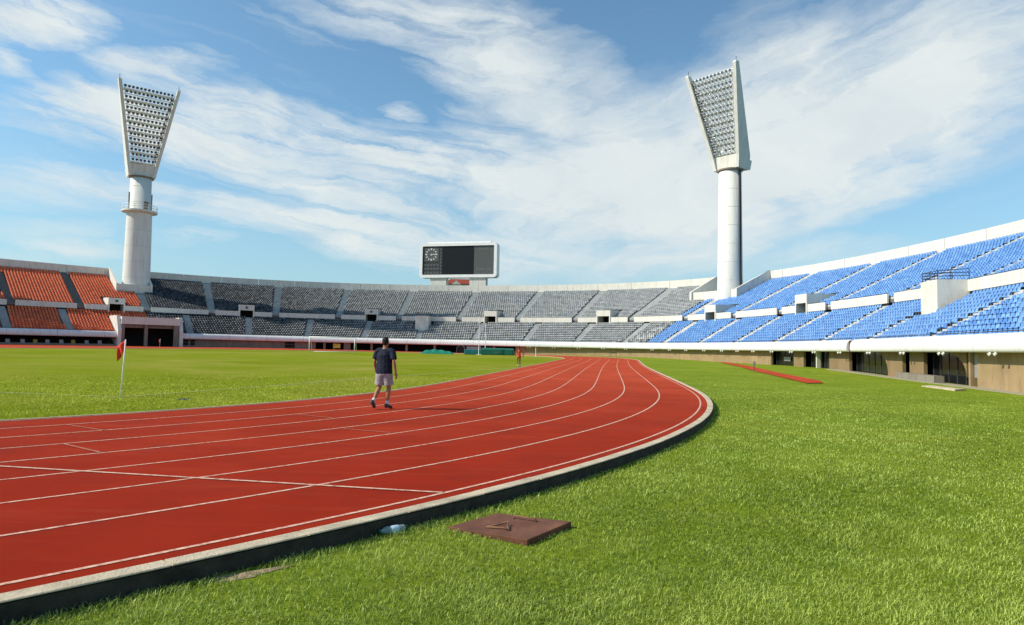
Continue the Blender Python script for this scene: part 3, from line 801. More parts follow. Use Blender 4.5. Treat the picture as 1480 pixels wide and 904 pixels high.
# ------------------------------------------------------------------ floodlight towers
lamp_mb = MB(); lamp_mb.tube([(0, .35, 0), (0, .1, 0), (0, -.1, 0)], [.13, .27, .30], 12, ref=(1, 0, 0))
lamp_mb.cur = 1; lamp_mb.tube([(0, -.1, 0), (0, -.13, 0)], [.30, .27], 12, ref=(1, 0, 0), caps=False)
lamp_mb.cur = 2; lamp_mb.tube([(0, -.115, 0), (0, -.118, 0)], [.25, .24], 12, ref=(1, 0, 0))
lamp_mesh = None
def tower(loc, face, label, balcony, duct, zc, ztop, hwt, YT):
    """face: angle about z so that local -Y looks along the panel's normal"""
    global lamp_mesh
    root = empty('floodlight_tower', loc, face); tag(root, label, 'floodlight tower', 'floodlight towers')
    bz = 0
    mb = MB(); z0 = 0
    if balcony: prof = [(2.75, -14), (2.65, 0), (2.42, 15.6), (2.42, 16.2), (2.12, 16.25), (2.05, zc)]
    else: prof = [(2.35, -14), (2.28, 0), (2.02, zc)]
    mb.lathe(prof, 48); col = mb.build('column', M['towerw'], root, True)
    for (r0, z0_), (r1, z1_) in zip(prof[:-1], prof[1:]):
        if z1_ - z0_ > 3:
            for zz_ in np.arange(z0_ + 1.6, z1_ - .5, 3.4):
                rr_ = r0 + (r1 - r0) * (zz_ - z0_) / (z1_ - z0_) + .006; mb = MB(); mb.lathe([(rr_ - .02, zz_ - .03), (rr_, zz_ - .025), (rr_, zz_ + .025), (rr_ - .02, zz_ + .03)], 48); mb.build('joint_ring', M['jointgrey'], root)
    mb = MB(); mb.lathe([(2.1, zc - .15), (2.3, zc), (2.3, zc + .25), (2.1, zc + .3)], 32); mb.build('collar', M['greywall'], root)
    zb0 = zc + .2; zp = zc + 2.7; hw0, hw1 = 1.95, hwt
    for s_ in (-1, 1):
        def fp(z, y, dx): 
            h = hw0 + (hw1 - hw0) * (z - zb0) / (ztop - zb0); return (s_ * (h + dx), y, z)
        mb = MB()
        out = [(-1.6, zb0, 0), (-2.1, zp - .3, 0), (YT - .25, ztop - .3, 0), (YT, ztop, 0), (YT + .85, ztop, 0), (2.0, zp + .2, 0), (2.1, zp - .6, 0), (2.9, zp - .6, 0), (2.7, zb0 + .2, 0), (1.9, zb0, 0)]
        n = len(out)
        vs = [fp(z, y, 0) for y, z, _ in out] + [fp(z, y, .62) for y, z, _ in out]
        mb.add(vs, [tuple(range(n)), tuple(range(n, 2 * n))[::-1]] + [(i, (i + 1) % n, n + (i + 1) % n, n + i) for i in range(n)])
        mb.build('fin', M['towerw'], root)
        mb = MB(); q = fp(ztop, YT + .4, .3); mb.tube([q, (q[0], q[1], q[2] + .9)], .05, 5); mb.build('lightning_rod', M['rail'], root)
    mb = MB(); mb.hexa([(-hw0 - .1, -1.35, zb0), (hw0 + .1, -1.35, zb0), (hw0 + .1, 1.9, zb0), (-hw0 - .1, 1.9, zb0), (-hw0 - .55, -1.65, zp), (hw0 + .55, -1.65, zp), (hw0 + .55, 2.0, zp), (-hw0 - .55, 2.0, zp)])
    mb.build('head_block', M['towerw'], root)
    rows = 15; cnt = 0; rest = MB()
    rail = MB(); deck = MB()
    for r in range(rows):
        z = zp + .75 + (ztop - 1.3 - zp - .75) * r / (rows - 1)
        h = hw0 + (hw1 - hw0) * (z - zb0) / (ztop - zb0) - .25
        y = -1.75 + (YT + 1.75) * (z - zp) / (ztop - zp)
        rail.box(-h, h, y + .32, y + .42, z + .30, z + .44); rail.box(-h, h, y + .30, y + .40, z - .50, z - .30)
        if r % 2 == 0: rail.box(-h, h, y + .34, y + 1.5, z - .55, z - .47)
        n = max(4, int(round(2 * h / .74)))
        sp = 2 * h / n
        for k in range(n):
            x = -h + sp * (k + .5 + (.12 if r % 2 else -.12))
            if cnt < 100:
                if lamp_mesh is None:
                    o = lamp_mb.build('floodlight', [M['metal_white'], M['lampw'], M['lamp']], root); lamp_mesh = o.data
                else: o = link(bpy.data.objects.new('floodlight', lamp_mesh), root)
                o.location = (x, y, z); o.rotation_euler = (R(-22 + random.uniform(-8, 8)), 0, R(random.uniform(-14, 14))); cnt += 1
            else:
                nb = len(rest.v); rest.v += [(a + x, b + y, c + z) for a, b, c in lamp_mb.v]; rest.f += [tuple(i + nb for i in f) for f in lamp_mb.f]; rest.m += lamp_mb.m
    o = rest.build('floodlight_rows', [M['metal_white'], M['lampw'], M['lamp']], root); o['kind'] = 'stuff'
    # posts behind the lamps
    for k in range(-2, 3):
        x0 = k * .75; x1 = k * 2.3
        rail.tube([(x0, -1.1, zp), (x1, YT + .7, ztop - 1)], .07, 5)
    rail.build('lamp_rack', M['metal_white'], root)
    lad = MB()
    s2 = 1 if balcony else -1
    for z in np.arange(zp, ztop - 1.5, .5):
        h = hw0 + (hw1 - hw0) * (z - zb0) / (ztop - zb0) - .35
        yl = -1.2 + (YT + 1.6) * (z - zp) / (ztop - zp)
        lad.box(s2 * h - .32, s2 * h + .25, yl, yl + .08, z, z + .09)
        if int(z * 2) % 3 == 0: lad.box(s2 * h - .3, s2 * h + .28, yl, yl + .7, z, z + .3)
    for e in (-.3, .22):
        lad.tube([(s2 * (hw0 + .1) + e, -1.2, zp), (s2 * (hw1 - .6) + e, YT + .6, ztop - 1.2)], .06, 5)
    lad.build('ladder', M['rail'], root)
    if balcony:
        mb = MB(); mb.lathe([(2.3, 15.4), (3.3, 15.75), (3.45, 15.75), (3.45, 16.1), (2.2, 16.1)], 32); bal = mb.build('balcony', M['towerw'], root)
        mb = MB()
        for hgt in (.55, 1.1):
            mb.tube([(3.35 * math.cos(a), 3.35 * math.sin(a), 16.1 + hgt) for a in np.linspace(0, 2 * math.pi, 33)], .045, 5, caps=False)
        for a in np.linspace(0, 2 * math.pi, 17)[:-1]: mb.tube([(3.35 * math.cos(a), 3.35 * math.sin(a), 16.0), (3.35 * math.cos(a), 3.35 * math.sin(a), 17.2)], .045, 5)
        mb.build('railing', M['metal_white'], bal)
        mb = MB(); mb.box(.55, 1.35, -2.25, -1.7, 16.15, 18.0); mb.build('hatch', M['greywall'], root)
        for s_ in (-1, 1):
            mb = MB(); mb.box(s_ * 2.18 - .1, s_ * 2.18 + .1, -.5, -.2, 16.3, 20.0); mb.build('conduit', M['galv'], root)
    if duct:
        mb = MB(); an = R(-62) - face
        for da in (0, .12): mb.tube([(2.45 * math.cos(an + da), 2.45 * math.sin(an + da), 0), (2.2 * math.cos(an + da), 2.2 * math.sin(an + da), zc)], .12, 6)
        mb.build('cable_duct', M['rail'], root)
    return root
tower((-81.0, 141.0, 13.5), R(36), 'white floodlight tower with a ring balcony halfway up, behind the orange-red seats', True, False, 23.3, 41.9, 5.2, -7.4)
tower((40.4, 121.6, 13.1), R(-47), 'white floodlight tower with a plain column, between the grey and the blue seats', False, True, 22.2, 39.8, 4.5, -7.1)

# ------------------------------------------------------------------ scoreboard
sb = empty('scoreboard', (-13.8, 168, 0), R(-14)); tag(sb, 'large dark scoreboard in a rounded white frame, on two white piers above the grey stand', 'scoreboard')
def rrect(w, h, r, n=6):
    pts = []
    for cx, cz, a0 in ((w - r, h - r, 0), (-w + r, h - r, 90), (-w + r, -h + r, 180), (w - r, -h + r, 270)):
        for k in range(n + 1): a = R(a0 + 90 * k / n); pts.append((cx + r * math.cos(a), cz + r * math.sin(a)))
    return pts
zc = 23.7; Wd, Hd = 10.35, 4.45
mb = MB(); outer = rrect(Wd, Hd, .8); inner = rrect(Wd - .75, Hd - .75, .25)
n = len(outer)
vs = [(x, -1.3, zc + z) for x, z in outer] + [(x, 1.3, zc + z) for x, z in outer] + [(x, -1.3, zc + z) for x, z in inner] + [(x, -1.0, zc + z) for x, z in inner]
fs = [(i, (i + 1) % n, n + (i + 1) % n, n + i) for i in range(n)] + [(2 * n + i, 2 * n + (i + 1) % n, (i + 1) % n, i) for i in range(n)] + [(3 * n + i, 3 * n + (i + 1) % n, 2 * n + (i + 1) % n, 2 * n + i) for i in range(n)] + [tuple(range(n, 2 * n))]
mb.add(vs, fs); mb.box(-8.4, 8.6, -.9, .9, zc + Hd - .05, zc + Hd + .35)
mb.build('frame', M['metal_white'], sb)
x0, x1 = -Wd + .75, Wd - .75; zl, zh = zc - Hd + .75, zc + Hd - .75
def scr(a, b, c, d, name, m, y=-1.02, par=None):
    mb = MB(); mb.box(a, b, y, y + .1, c, d); return mb.build(name, m, par or sb)
scr(x0, x0 + 5.35, zl, zh, 'clock_panel', M['panel'])
scr(x0 + 5.35, x0 + 13.9, zl, zh, 'main_screen', M['screen'])
rp = scr(x0 + 13.9, x1, zl, zh, 'text_panel', M['panel2'])
ck = scr(x0 + .35, x0 + 4.4, zh - 3.9, zh - .35, 'clock', M['panel2'], -1.06)
mb = MB(); cx, cz = x0 + 2.35, zh - 2.1
for k in range(12):
    a = R(30 * k); r0, r1 = 1.15, 1.6; d = Vector((math.sin(a), 0, math.cos(a))); s_ = Vector((math.cos(a), 0, -math.sin(a))) * (.13 if k % 3 else .2)
    c = Vector((cx, -1.065, cz)); mb.prism([c + d * r0 - s_, c + d * r1 - s_, c + d * r1 + s_, c + d * r0 + s_], (0, -.02, 0))
mb.box(cx - .25, cx + 1.45, -1.095, -1.075, cz - .10, cz + .10)
mb.box(cx - .12, cx + .12, -1.12, -1.10, cz - .3, cz + .12)
mb.build('dial', M['clock'], sb)
mb = MB()
for r in range(3):
    for k in range(5):
        mb.box(x0 + .35 + k * .86, x0 + 1.03 + k * .86, -1.05, -1.022, zl + .25 + r * 1.0, zl + .88 + r * 1.0)
for r in range(8): mb.box(x0 + 4.75, x0 + 5.15, -1.05, -1.022, zl + .25 + r * .86, zl + .85 + r * .86)
mb.build('display_cells', M['panel2'], sb)
mb = MB()
for k in range(5): mb.box(x0 + 15.25 + k * .52, x0 + 15.65 + k * .52, -1.05, -1.022, zh - 1.25, zh - .55)
for k in range(7): mb.box(x0 + 14.45 + k * .58, x0 + 14.92 + k * .58, -1.05, -1.022, zl + .95, zl + 1.65)
mb.box(x0 + 14.3, x0 + 14.75, -1.05, -1.022, zh - 1.62, zh - 1.52)
mb.build('letter_cells', M['cell'], sb)
for s_ in (-1, 1):
    mb = MB(); mb.box(s_ * 5.3 - 2.15, s_ * 5.3 + 2.15, -.9, .9, -1.2, zc - Hd); mb.build('pier', M['white'], sb)

# pavilion with a red roof beyond the rim
hs = empty('pavilion', (-14.3, 196, 0)); tag(hs, 'distant pavilion with a red hipped roof, seen between the scoreboard piers', 'building')
mb = MB(); mb.box(-5.2, 5.2, -4, 4, -1.2, 20.0); mb.build('wall', M['white'], hs)
mb = MB(); mb.add([(-5.9, -4.8, 20.0), (5.9, -4.8, 20.0), (5.9, 4.8, 20.0), (-5.9, 4.8, 20.0), (-4.3, 0, 21.9), (4.3, 0, 21.9)], [(0, 1, 5, 4), (2, 3, 4, 5), (1, 2, 5), (3, 0, 4), (0, 3, 2, 1)]); mb.build('roof', M['roof'], hs)
mb = MB(); mb.prism([(-3.5, -5.1, 19.8), (-.7, -5.1, 19.8), (-2.1, -5.1, 20.95)], (0, 3, 0)); mb.build('gable', M['white'], hs)

# roof of the main grandstand (left, outside the frame; throws the shade on the red seats)
gr = empty('grandstand_roof', (-118, 100, 0)); tag(gr, 'long cantilevered roof of the main stand beyond the left edge', 'roof')
d_ = Vector((math.cos(R(46.5)), math.sin(R(46.5)), 0)); n_ = Vector((-d_.y, d_.x, 0))
tip = Vector((-103.5, 112.0, 24.3))
inv = Matrix.Translation((118, -100, 0))
mb = MB()
a = tip; b = tip - d_ * 45; mb.hexa([a, a + n_ * 7, b + n_ * 7, b, a + Vector((0, 0, .5)), a + n_ * 7 + Vector((0, 0, 1.2)), b + n_ * 7 + Vector((0, 0, 1.2)), b + Vector((0, 0, .5))])
o = mb.build('roof_slab', M['white'], gr); o.matrix_parent_inverse = inv
for k in range(5):
    q = tip - d_ * (4 + k * 9) + n_ * 5; mb = MB(); mb.tube([q + Vector((0, 0, .2)), (q.x + n_.x * 3, q.y + n_.y * 3, -1)], .35, 8); o = mb.build('post', M['white'], gr); o.matrix_parent_inverse = inv

# ------------------------------------------------------------------ things on the field
def at_g(x, y): return (x, y, ground_z(x, y))
def corner_flag(x, y, h, lean, label, big=True):
    r = empty('corner_flag', at_g(x, y)); r.rotation_euler = (0, lean, 0); tag(r, label, 'flag', 'corner flags on the pitch')
    mb = MB(); mb.tube([(0, 0, -.05), (0, 0, h)], [.019, .015], 8); mb.build('pole', M['metal_white'], r, True)
    mb = MB(); nx, nz = 9, 7
    # hangs down in folds
    vs = []
    for j in range(nz):
        v = j / (nz - 1)
        for i in range(nx):
            u = i / (nx - 1)
            dx = -u * .23 * (1 - .35 * v) ; dz = h - .01 - v * .29 - u * (.20 + .1 * v)
            vs.append((dx, .045 * math.sin(u * 9 + v * 2) * u, dz))
    fs = [(j * nx + i, j * nx + i + 1, (j + 1) * nx + i + 1, (j + 1) * nx + i) for j in range(nz - 1) for i in range(nx - 1)]
    mb.add(vs, fs); o = mb.build('flag', M['flagred'], r, True)
    sm = o.modifiers.new('t', 'SOLIDIFY'); sm.thickness = .006
corner_flag(-10.5, 17.81, 1.56, R(2.4), 'red corner flag on a white pole standing near the track at left')
corner_flag(-55, 103, 1.45, R(2), 'small distant red corner flag in front of the tunnel entrance')

# goal
gl = empty('football_goal', (-28.6, 105, ground_z(-28.6, 105) + .02), R(4)); tag(gl, 'white football goal frame on the far side of the pitch', 'goal')
for s_ in (-1, 1):
    mb = MB(); mb.tube([(s_ * 3.55, 0, 0), (s_ * 3.55, 0, 2.38)], .065, 10); mb.build('post', M['metal_white'], gl, True)
    mb = MB(); mb.tube([(s_ * 3.55, 0, 2.33), (s_ * 3.55, .8, 2.3), (s_ * 3.55, 2.0, .05)], .03, 6); mb.build('net_support', M['metal_white'], gl, True)
mb = MB(); mb.tube([(-3.6, 0, 2.38), (3.6, 0, 2.38)], .065, 10); mb.build('crossbar', M['metal_white'], gl, True)
mb = MB(); mb.tube([(-3.55, 2.0, .05), (3.55, 2.0, .05)], .03, 6); mb.build('back_bar', M['metal_white'], gl, True)

# pole-vault pit: mats, uprights, cover
def soft_box(name, x0, x1, y0, y1, z0, z1, m, parent, bev=.12):
    mb = MB(); mb.box(x0, x1, y0, y1, z0, z1); o = mb.build(name, m, parent)
    bv = o.modifiers.new('b', 'BEVEL'); bv.width = bev; bv.segments = 3; return o
pv = empty('vault_mat', (-3.9, 111.5, ground_z(-3.9, 111.5)), R(-4)); tag(pv, 'dark green vaulting mat lying on the infield behind the runner', 'mat')
soft_box('cushion', -4.1, -1.4, 0, 4, 0, .88, M['mattop'], pv); soft_box('cushion', -1.35, 4.2, -.3, 4, 0, .95, M['matgreen'], pv)
mb = MB(); mb.hexa([(-1.3, .1, .96), (4.1, .1, .90), (4.1, 3.6, 1.02), (-1.3, 3.6, 1.06), (-1.3, .1, 1.0), (4.1, .1, .96), (4.1, 3.6, 1.14), (-1.3, 3.6, 1.2)]); mb.build('top_cover', M['matgreen'], pv)
mb = MB(); mb.box(1.1, 1.9, -.33, -.303, .36, .54); mb.build('printed_patch', M['cell'], pv)
for x, y, h, lab in ((-5.45, 110.3, 6.4, 'tall thin white upright standing in front of the green mat'), (-4.55, 115.0, 5.2, 'thin white upright standing behind the green mat')):
    r = empty('vault_upright', at_g(x, y)); tag(r, lab, 'upright', 'vaulting uprights')
    mb = MB(); mb.tube([(0, 0, 0), (0, 0, h)], .055, 6); mb.build('post', M['metal_white'], r)
    mb = MB(); mb.box(-.45, .45, -.3, .3, 0, .08); mb.build('base', M['metal_white'], r)
tp = MB(); n = 14
vs = []
for j in range(6):
    v = j / 5
    for i in range(n):
        u = i / (n - 1); e = math.sin(math.pi * min(1, max(0, v))) ** .5 * (.35 + .65 * math.sin(math.pi * u ** .8)) if 0 < v < 1 else 0
        vs.append((-2.9 + 5.8 * u, (v - .5) * 3, max(0, e * (.75 + .18 * math.sin(i * 2.1 + j * 1.3))) if 0 < i < n - 1 else 0))
tp.add(vs, [(j * n + i, j * n + i + 1, (j + 1) * n + i + 1, (j + 1) * n + i) for j in range(5) for i in range(n - 1)])
o = tp.build('tarpaulin', M['tarp'], None, True); o.location = at_g(-12.6, 112.5); tag(o, 'crumpled green tarpaulin heaped over equipment beside the vaulting mat', 'tarpaulin')
ss = o.modifiers.new('s', 'SUBSURF'); ss.levels = ss.render_levels = 2
# small arched shelter and stacked grey panels
r = empty('arched_shelter', (-10.2, 132.5, ground_z(-10.2, 132.5))); tag(r, 'small dark arched shelter between the tarpaulin and the mat', 'shelter')
mb = MB(); prof = [(-.85, 0), (-.85, .95)] + [(.85 * math.cos(a), .95 + .8 * math.sin(a)) for a in np.linspace(math.pi, 0, 11)][1:-1] + [(.85, .95), (.85, 0)]
inn = [(x * .84, z * .90) for x, z in prof]; k = len(prof)
vs = [(x, 0, z) for x, z in prof] + [(x, 1.4, z) for x, z in prof] + [(x, 0, z) for x, z in inn] + [(x, 1.4, z) for x, z in inn]
mb.add(vs, [(i, i + 1, k + i + 1, k + i) for i in range(k - 1)] + [(2 * k + i + 1, 2 * k + i, 3 * k + i, 3 * k + i + 1) for i in range(k - 1)] + [(i, 2 * k + i, 2 * k + i + 1, i + 1) for i in range(k - 1)])
mb.build('shell', M['panel2'], r)
mb = MB(); mb.add([(x, .9, z) for x, z in inn], [tuple(range(k))]); mb.build('back', M['panel'], r)
for kx in range(4):
    o = None; r = empty('fence_panel', (-8.7 + kx * .72, 133.5 + kx * .1, ground_z(-8.7, 133.5)), R(6)); tag(r, 'upright grey fence panel stored behind the green mat', 'panel', 'grey panels stored behind the mat')
    mb = MB(); mb.box(-.35, .35, -.04, .04, .1, 1.45); mb.build('sheet', M['galv'], r)
    for s_ in (-1, 1): mb = MB(); mb.tube([(s_ * .35, 0, 0), (s_ * .35, 0, 1.5)], .03, 5); mb.build('post', M['galv'], r)
# yellow board under the far stand
r = empty('notice_board', PB(-37.9, -.3, 0), float(np.interp(-37.9, U, nth)) - math.pi / 2); tag(r, 'yellow board standing under the far stand behind the goal', 'board')
mb = MB(); mb.box(-.75, .75, -.03, .03, .35, 1.25); mb.build('face', M['yellow'], r)
for s_ in (-1, 1): mb = MB(); mb.box(s_ * .6 - .03, s_ * .6 + .03, -.02, .02, 0, .35); mb.build('leg', M['rail'], r)
# marker post near the far bend, hurdle, sign post on the lawn
o = MB(); o.tube([(0, 0, 0), (0, 0, 1.45)], [.05, .045], 8); o.box(-.16, .16, -.16, .16, 0, .04); o = o.build('marker_post', M['metal_white']); o.location = at_g(3.9, 105); tag(o, 'short pale post at the infield edge to the right of the runner', 'post')
r = empty('hurdle', at_g(17.5, 112.5), R(20)); tag(r, 'small dark hurdle far off where the lanes vanish', 'hurdle')
for s_ in (-1, 1): mb = MB(); mb.tube([(s_ * .5, -.6, .03), (s_ * .5, 0, .03), (s_ * .5, 0, .8)], .03, 6); mb.build('leg', M['rail'], r)
mb = MB(); mb.box(-.6, .6, -.02, .02, .72, .82); mb.build('bar', M['rail'], r)
r = empty('sign_post', at_g(22.5, 61)); tag(r, 'thin post with a small panel beside the red runway on the lawn', 'sign')
mb = MB(); mb.tube([(0, 0, 0), (0, 0, .85)], .03, 6); mb.build('post', M['rail'], r)
mb = MB(); mb.box(-.12, .12, -.05, -.03, .45, .85); mb.build('panel', M['galv'], r)
# flat slab on the lawn near the arches
o = MB(); sl = [(25.4, 40.8), (26.4, 41.4), (26.0, 37.7), (24.9, 37.0)]
zz = max(ground_z(*p) for p in sl); o.hexa([(x, y, zz - .2) for x, y in sl[::-1]] + [(x, y, zz + .06) for x, y in sl[::-1]])
o = o.build('concrete_slab', M['kerbtop']); tag(o, 'flat pale concrete slab set in the lawn near the arched openings', 'slab')
o = MB(); o.lathe([(.20, -.05), (.20, .008), (.17, .016), (0, .016)], 20); o = o.build('drain_cover', M['black']); o.location = at_g(-8.61, 17.5); tag(o, 'dark round drain cover in the infield turf right of the near corner flag', 'drain cover')

# metal plate with bent rods
r = empty('metal_hatch', (.03, 6.04, -.165)); tag(r, 'square rusty brown steel hatch lying on the grass by the kerb', 'hatch')
cs = [(-.565, -.10), (.135, -.46), (.557, .15), (-.143, .41)]
mb = MB(); mb.hexa([(x, y, -.02) for x, y in cs] + [(x, y, .054) for x, y in cs]); o = mb.build('plate', M['rust'], r)
bv = o.modifiers.new('b', 'BEVEL'); bv.width = .006; bv.segments = 2
mb = MB(); mb.tube([(-.22, -.12, .062), (-.10, -.045, .070), (-.03, -.02, .084), (-.035, -.1, .070), (-.02, -.2, .062)], .008, 6); mb.tube([(-.22, -.12, .062), (-.08, -.16, .070), (-.02, -.2, .062)], .007, 6); mb.build('handle', M['rod'], r, True)
mb = MB(); mb.tube([(.02, .21, .055), (.03, .205, .082), (.22, .115, .082), (.23, .11, .055)], .010, 6); mb.build('handle', M['rod'], r, True)

# bottle
r = empty('plastic_bottle', (-.985, 5.745, -.092), R(-52)); r.rotation_euler = (R(90), 0, R(-60)); tag(r, 'clear plastic water bottle lying on the grass against the kerb', 'bottle')
mb = MB(); mb.lathe([(.0, -.10), (.030, -.10), (.034, -.09), (.032, -.05), (.034, -.03), (.032, 0), (.034, .03), (.033, .06), (.022, .09), (.013, .105), (.013, .12)], 20); mb.build('body', M['plastic'], r, True)
mb = MB(); mb.lathe([(.0335, -.045), (.0352, -.04), (.0352, .02), (.0335, .025)], 20); mb.build('label', M['label'], r, True)
mb = MB(); mb.lathe([(.015, .112), (.015, .13), (.0, .131)], 14); mb.build('cap', M['mattop'], r, True)

# bare sandy patch at the kerb
mb = MB(); n = 26; c = (-1.83, 4.70)
ring = []
for k in range(n):
    a = 2 * math.pi * k / n; rr_ = 1 + .25 * math.sin(3 * a + 1) + random.uniform(-.15, .15)
    x = c[0] + .26 * rr_ * math.cos(a) * .8 + .07 * rr_ * math.sin(a) * -.6; y = c[1] + .26 * rr_ * math.cos(a) * .62 + .07 * rr_ * math.sin(a) * .8
    ring.append((x, y, -.135))
mb.add([(c[0], c[1], -.118)] + ring, [(0, k + 1, (k + 1) % n + 1) for k in range(n)])
tag(mb.build('bare_soil', mat('sandy_soil', (.36, .27, .165), .95, .45, 30, .8, 80), None, True), kind='structure')

# ------------------------------------------------------------------ people
def blob(name, parts, m, parent, voxel, smooth=4):
    mb = MB()
    for pts, rad in parts: mb.tube(pts, rad, 14)
    o = mb.build(name, m, parent, True)
    rm = o.modifiers.new('r', 'REMESH'); rm.mode = 'VOXEL'; rm.voxel_size = voxel; rm.use_smooth_shade = True
    sm = o.modifiers.new('s', 'SMOOTH'); sm.iterations = smooth; sm.factor = .5
    return o
def folds(o, size, amt):
    tx = bpy.data.textures.new('folds', 'CLOUDS'); tx.noise_scale = size; tx.noise_depth = 2
    dm = o.modifiers.new('d', 'DISPLACE'); dm.texture = tx; dm.strength = amt; dm.mid_level = .5; dm.texture_coords = 'LOCAL'
def V3(*a): return Vector(a)
def hand(parts, w, d, side, fwd):
    """palm, four fingers and a thumb hanging from the wrist w along direction d"""
    d = d.normalized(); f = fwd.normalized()
    parts.append(([w, w + d * .045, w + d * .085], [(.024, .017), (.040, .017), (.036, .014)]))
    for k, L in enumerate((.072, .080, .074, .058)):
        b = w + d * .08 + f * (.028 - .019 * k); 
        parts.append(([b - d * .02, b + d * L * .5, b + d * L * .9 + side * -.018, b + d * L + side * -.032], [.0095, .0095, .009, .0075]))
    b = w + d * .03 + f * .028
    parts.append(([b, b + d * .03 + f * .022 , b + d * .062 + f * .026 + side * -.012], [.012, .0115, .009]))
def person(loc, rz, J, skin, top, bottom, label, scale=1.0, sleeves=True, woman=False, shoe=None):
    root = empty('person', loc, rz); root.scale = (scale,) * 3; tag(root, label, 'person')
    sh = .17 if woman else .195
    parts = []
    lean = J.get('lean', .0)
    pel, wai, che, nb = V3(0, 0, .93), V3(0, lean * .3, 1.08), V3(0, lean * .7, 1.28), V3(0, lean, 1.43)
    w0, w1, w2 = (.155, .125, .145) if woman else (.16, .15, .175)
    parts.append(([V3(0, 0, .84), pel, wai, che, nb + V3(0, 0, -.04), nb + V3(0, 0, .02)], [(w0 * .9, .10), (w0, .115), (w1, .10), (w2, .115), (w2 * .74, .078), (.062, .06)]))
    hd = nb + V3(0, .02, .17)
    parts.append(([nb + V3(0, 0, -.02), nb + V3(0, .01, .08)], [.062, .056]))
    parts.append(([hd + V3(0, .02, -.115), hd + V3(0, .015, -.07), hd, hd + V3(0, -.005, .06), hd + V3(0, -.005, .105), hd + V3(0, -.005, .118)], [(.035, .045), (.062, .078), (.074, .094), (.070, .088), (.042, .055), (.01, .012)]))
    parts.append(([hd + V3(0, .085, .01), hd + V3(0, .115, -.028), hd + V3(0, .09, -.035)], [.008, .014, .012]))       # nose
    parts.append(([hd + V3(-.02, .086, -.066), hd + V3(.02, .086, -.066)], [.009, .009]))                              # lips
    for s_ in (-1, 1):
        parts.append(([hd + V3(s_ * .074, -.005, -.035), hd + V3(s_ * .083, -.012, 0), hd + V3(s_ * .078, -.005, .025)], [(.010, .014), (.011, .022), (.009, .014)]))
    for s_, k in ((-1, 'L'), (1, 'R')):
        hip, kn_, an, toe = V3(s_ * .09, 0, .90), J['knee' + k], J['ankle' + k], J['toe' + k]
        th_ = .084 if not woman else .078
        calf = kn_.lerp(an, .28) + (kn_ - an).normalized().cross(V3(1, 0, 0)) * -.012
        parts.append(([hip + V3(0, 0, .05), hip.lerp(kn_, .3), hip.lerp(kn_, .75), kn_, calf, kn_.lerp(an, .75), an], [th_, th_, .058, .052, .056, .036, .034]))
        parts.append(([an + V3(0, -.035, -.02), an.lerp(toe, .5), toe], [.032, (.038, .03), (.036, .02)]))
        shd, el, wr = V3(s_ * (sh - .01), lean, 1.375), J['elbow' + k], J['wrist' + k]
        parts.append(([V3(s_ * .1, lean, 1.385), shd, shd.lerp(el, .4), el, el.lerp(wr, .3), wr], [.05, .056, .046, .037, .040, .027]))
        d = (wr - el); hand(parts, wr, d, V3(s_, 0, 0), V3(0, 1, 0))
    blob('body', parts, skin, root, .0075 if scale > .9 and not woman else .0075)
    for s_ in (-1, 1):
        mb = MB(); mb.lathe([(0, -.011), (.008, -.008), (.011, 0), (.008, .008), (0, .011)], 10); o = mb.build('eye', M['eye'], root, True); o.location = hd + V3(s_ * .03, .082, .012)
    # hair cap
    hp = [([hd + V3(0, -.03, -.075), hd + V3(0, -.028, -.03), hd + V3(0, -.018, .04), hd + V3(0, -.008, .10), hd + V3(0, -.006, .128)], [(.052, .06), (.071, .078), (.080, .094), (.056, .072), (.01, .012)])]
    if woman: hp.append(([hd + V3(0, -.09, .04), hd + V3(0, -.13, -.02), hd + V3(0, -.12, -.12)], [.03, .035, .015]))
    blob('hair', hp, M['hair'], root, .008, 3)
    # top
    tp_ = [([V3(0, 0, .845 if not woman else .98), V3(0, 0, .93 if not woman else 1.0), wai, che, nb + V3(0, 0, -.055), nb + V3(0, 0, .005)], [(w0 + .052, .150), (w0 + .048, .148), (w1 + .045, .135), (w2 + .028, .142), (w2 * .90, .108), (.088, .082)])]
    if woman: tp_[0] = (tp_[0][0], [(w1 + .02, .115), (w1 + .02, .113), (w1 + .018, .112), (w2 + .012, .124), (w2 * .80, .088), (.07, .065)])
    if sleeves:
        for s_, k in ((-1, 'L'), (1, 'R')):
            shd, el = V3(s_ * sh, lean, 1.395), J['elbow' + k]
            tp_.append(([V3(s_ * .05, lean, 1.405), V3(s_ * .13, lean, 1.392), shd + V3(-s_ * .004, 0, -.03), shd.lerp(el, .45), shd.lerp(el, .78)], [.066, .076, .080, .076, .078]))
    folds(blob('shirt' if not woman else 'vest', tp_, top, root, .010, 3), .10, .016)
    # shorts
    L = .82 if not woman else .30
    sp = [([V3(0, 0, .80), V3(0, 0, .92), V3(0, 0, 1.0)], [(w0 + .022, .132), (w0 + .022, .132), (w0 + .0, .118)])]
    for s_, k in ((-1, 'L'), (1, 'R')):
        hip, kn_ = V3(s_ * .085, 0, .90), J['knee' + k]
        sp.append(([hip + V3(0, 0, .02), hip.lerp(kn_, .4 if not woman else .2), hip.lerp(kn_, L)], [.118, .118, .118] if not woman else [.098, .096, .092]))
    folds(blob('shorts', sp, bottom, root, .010, 3), .08, .014)
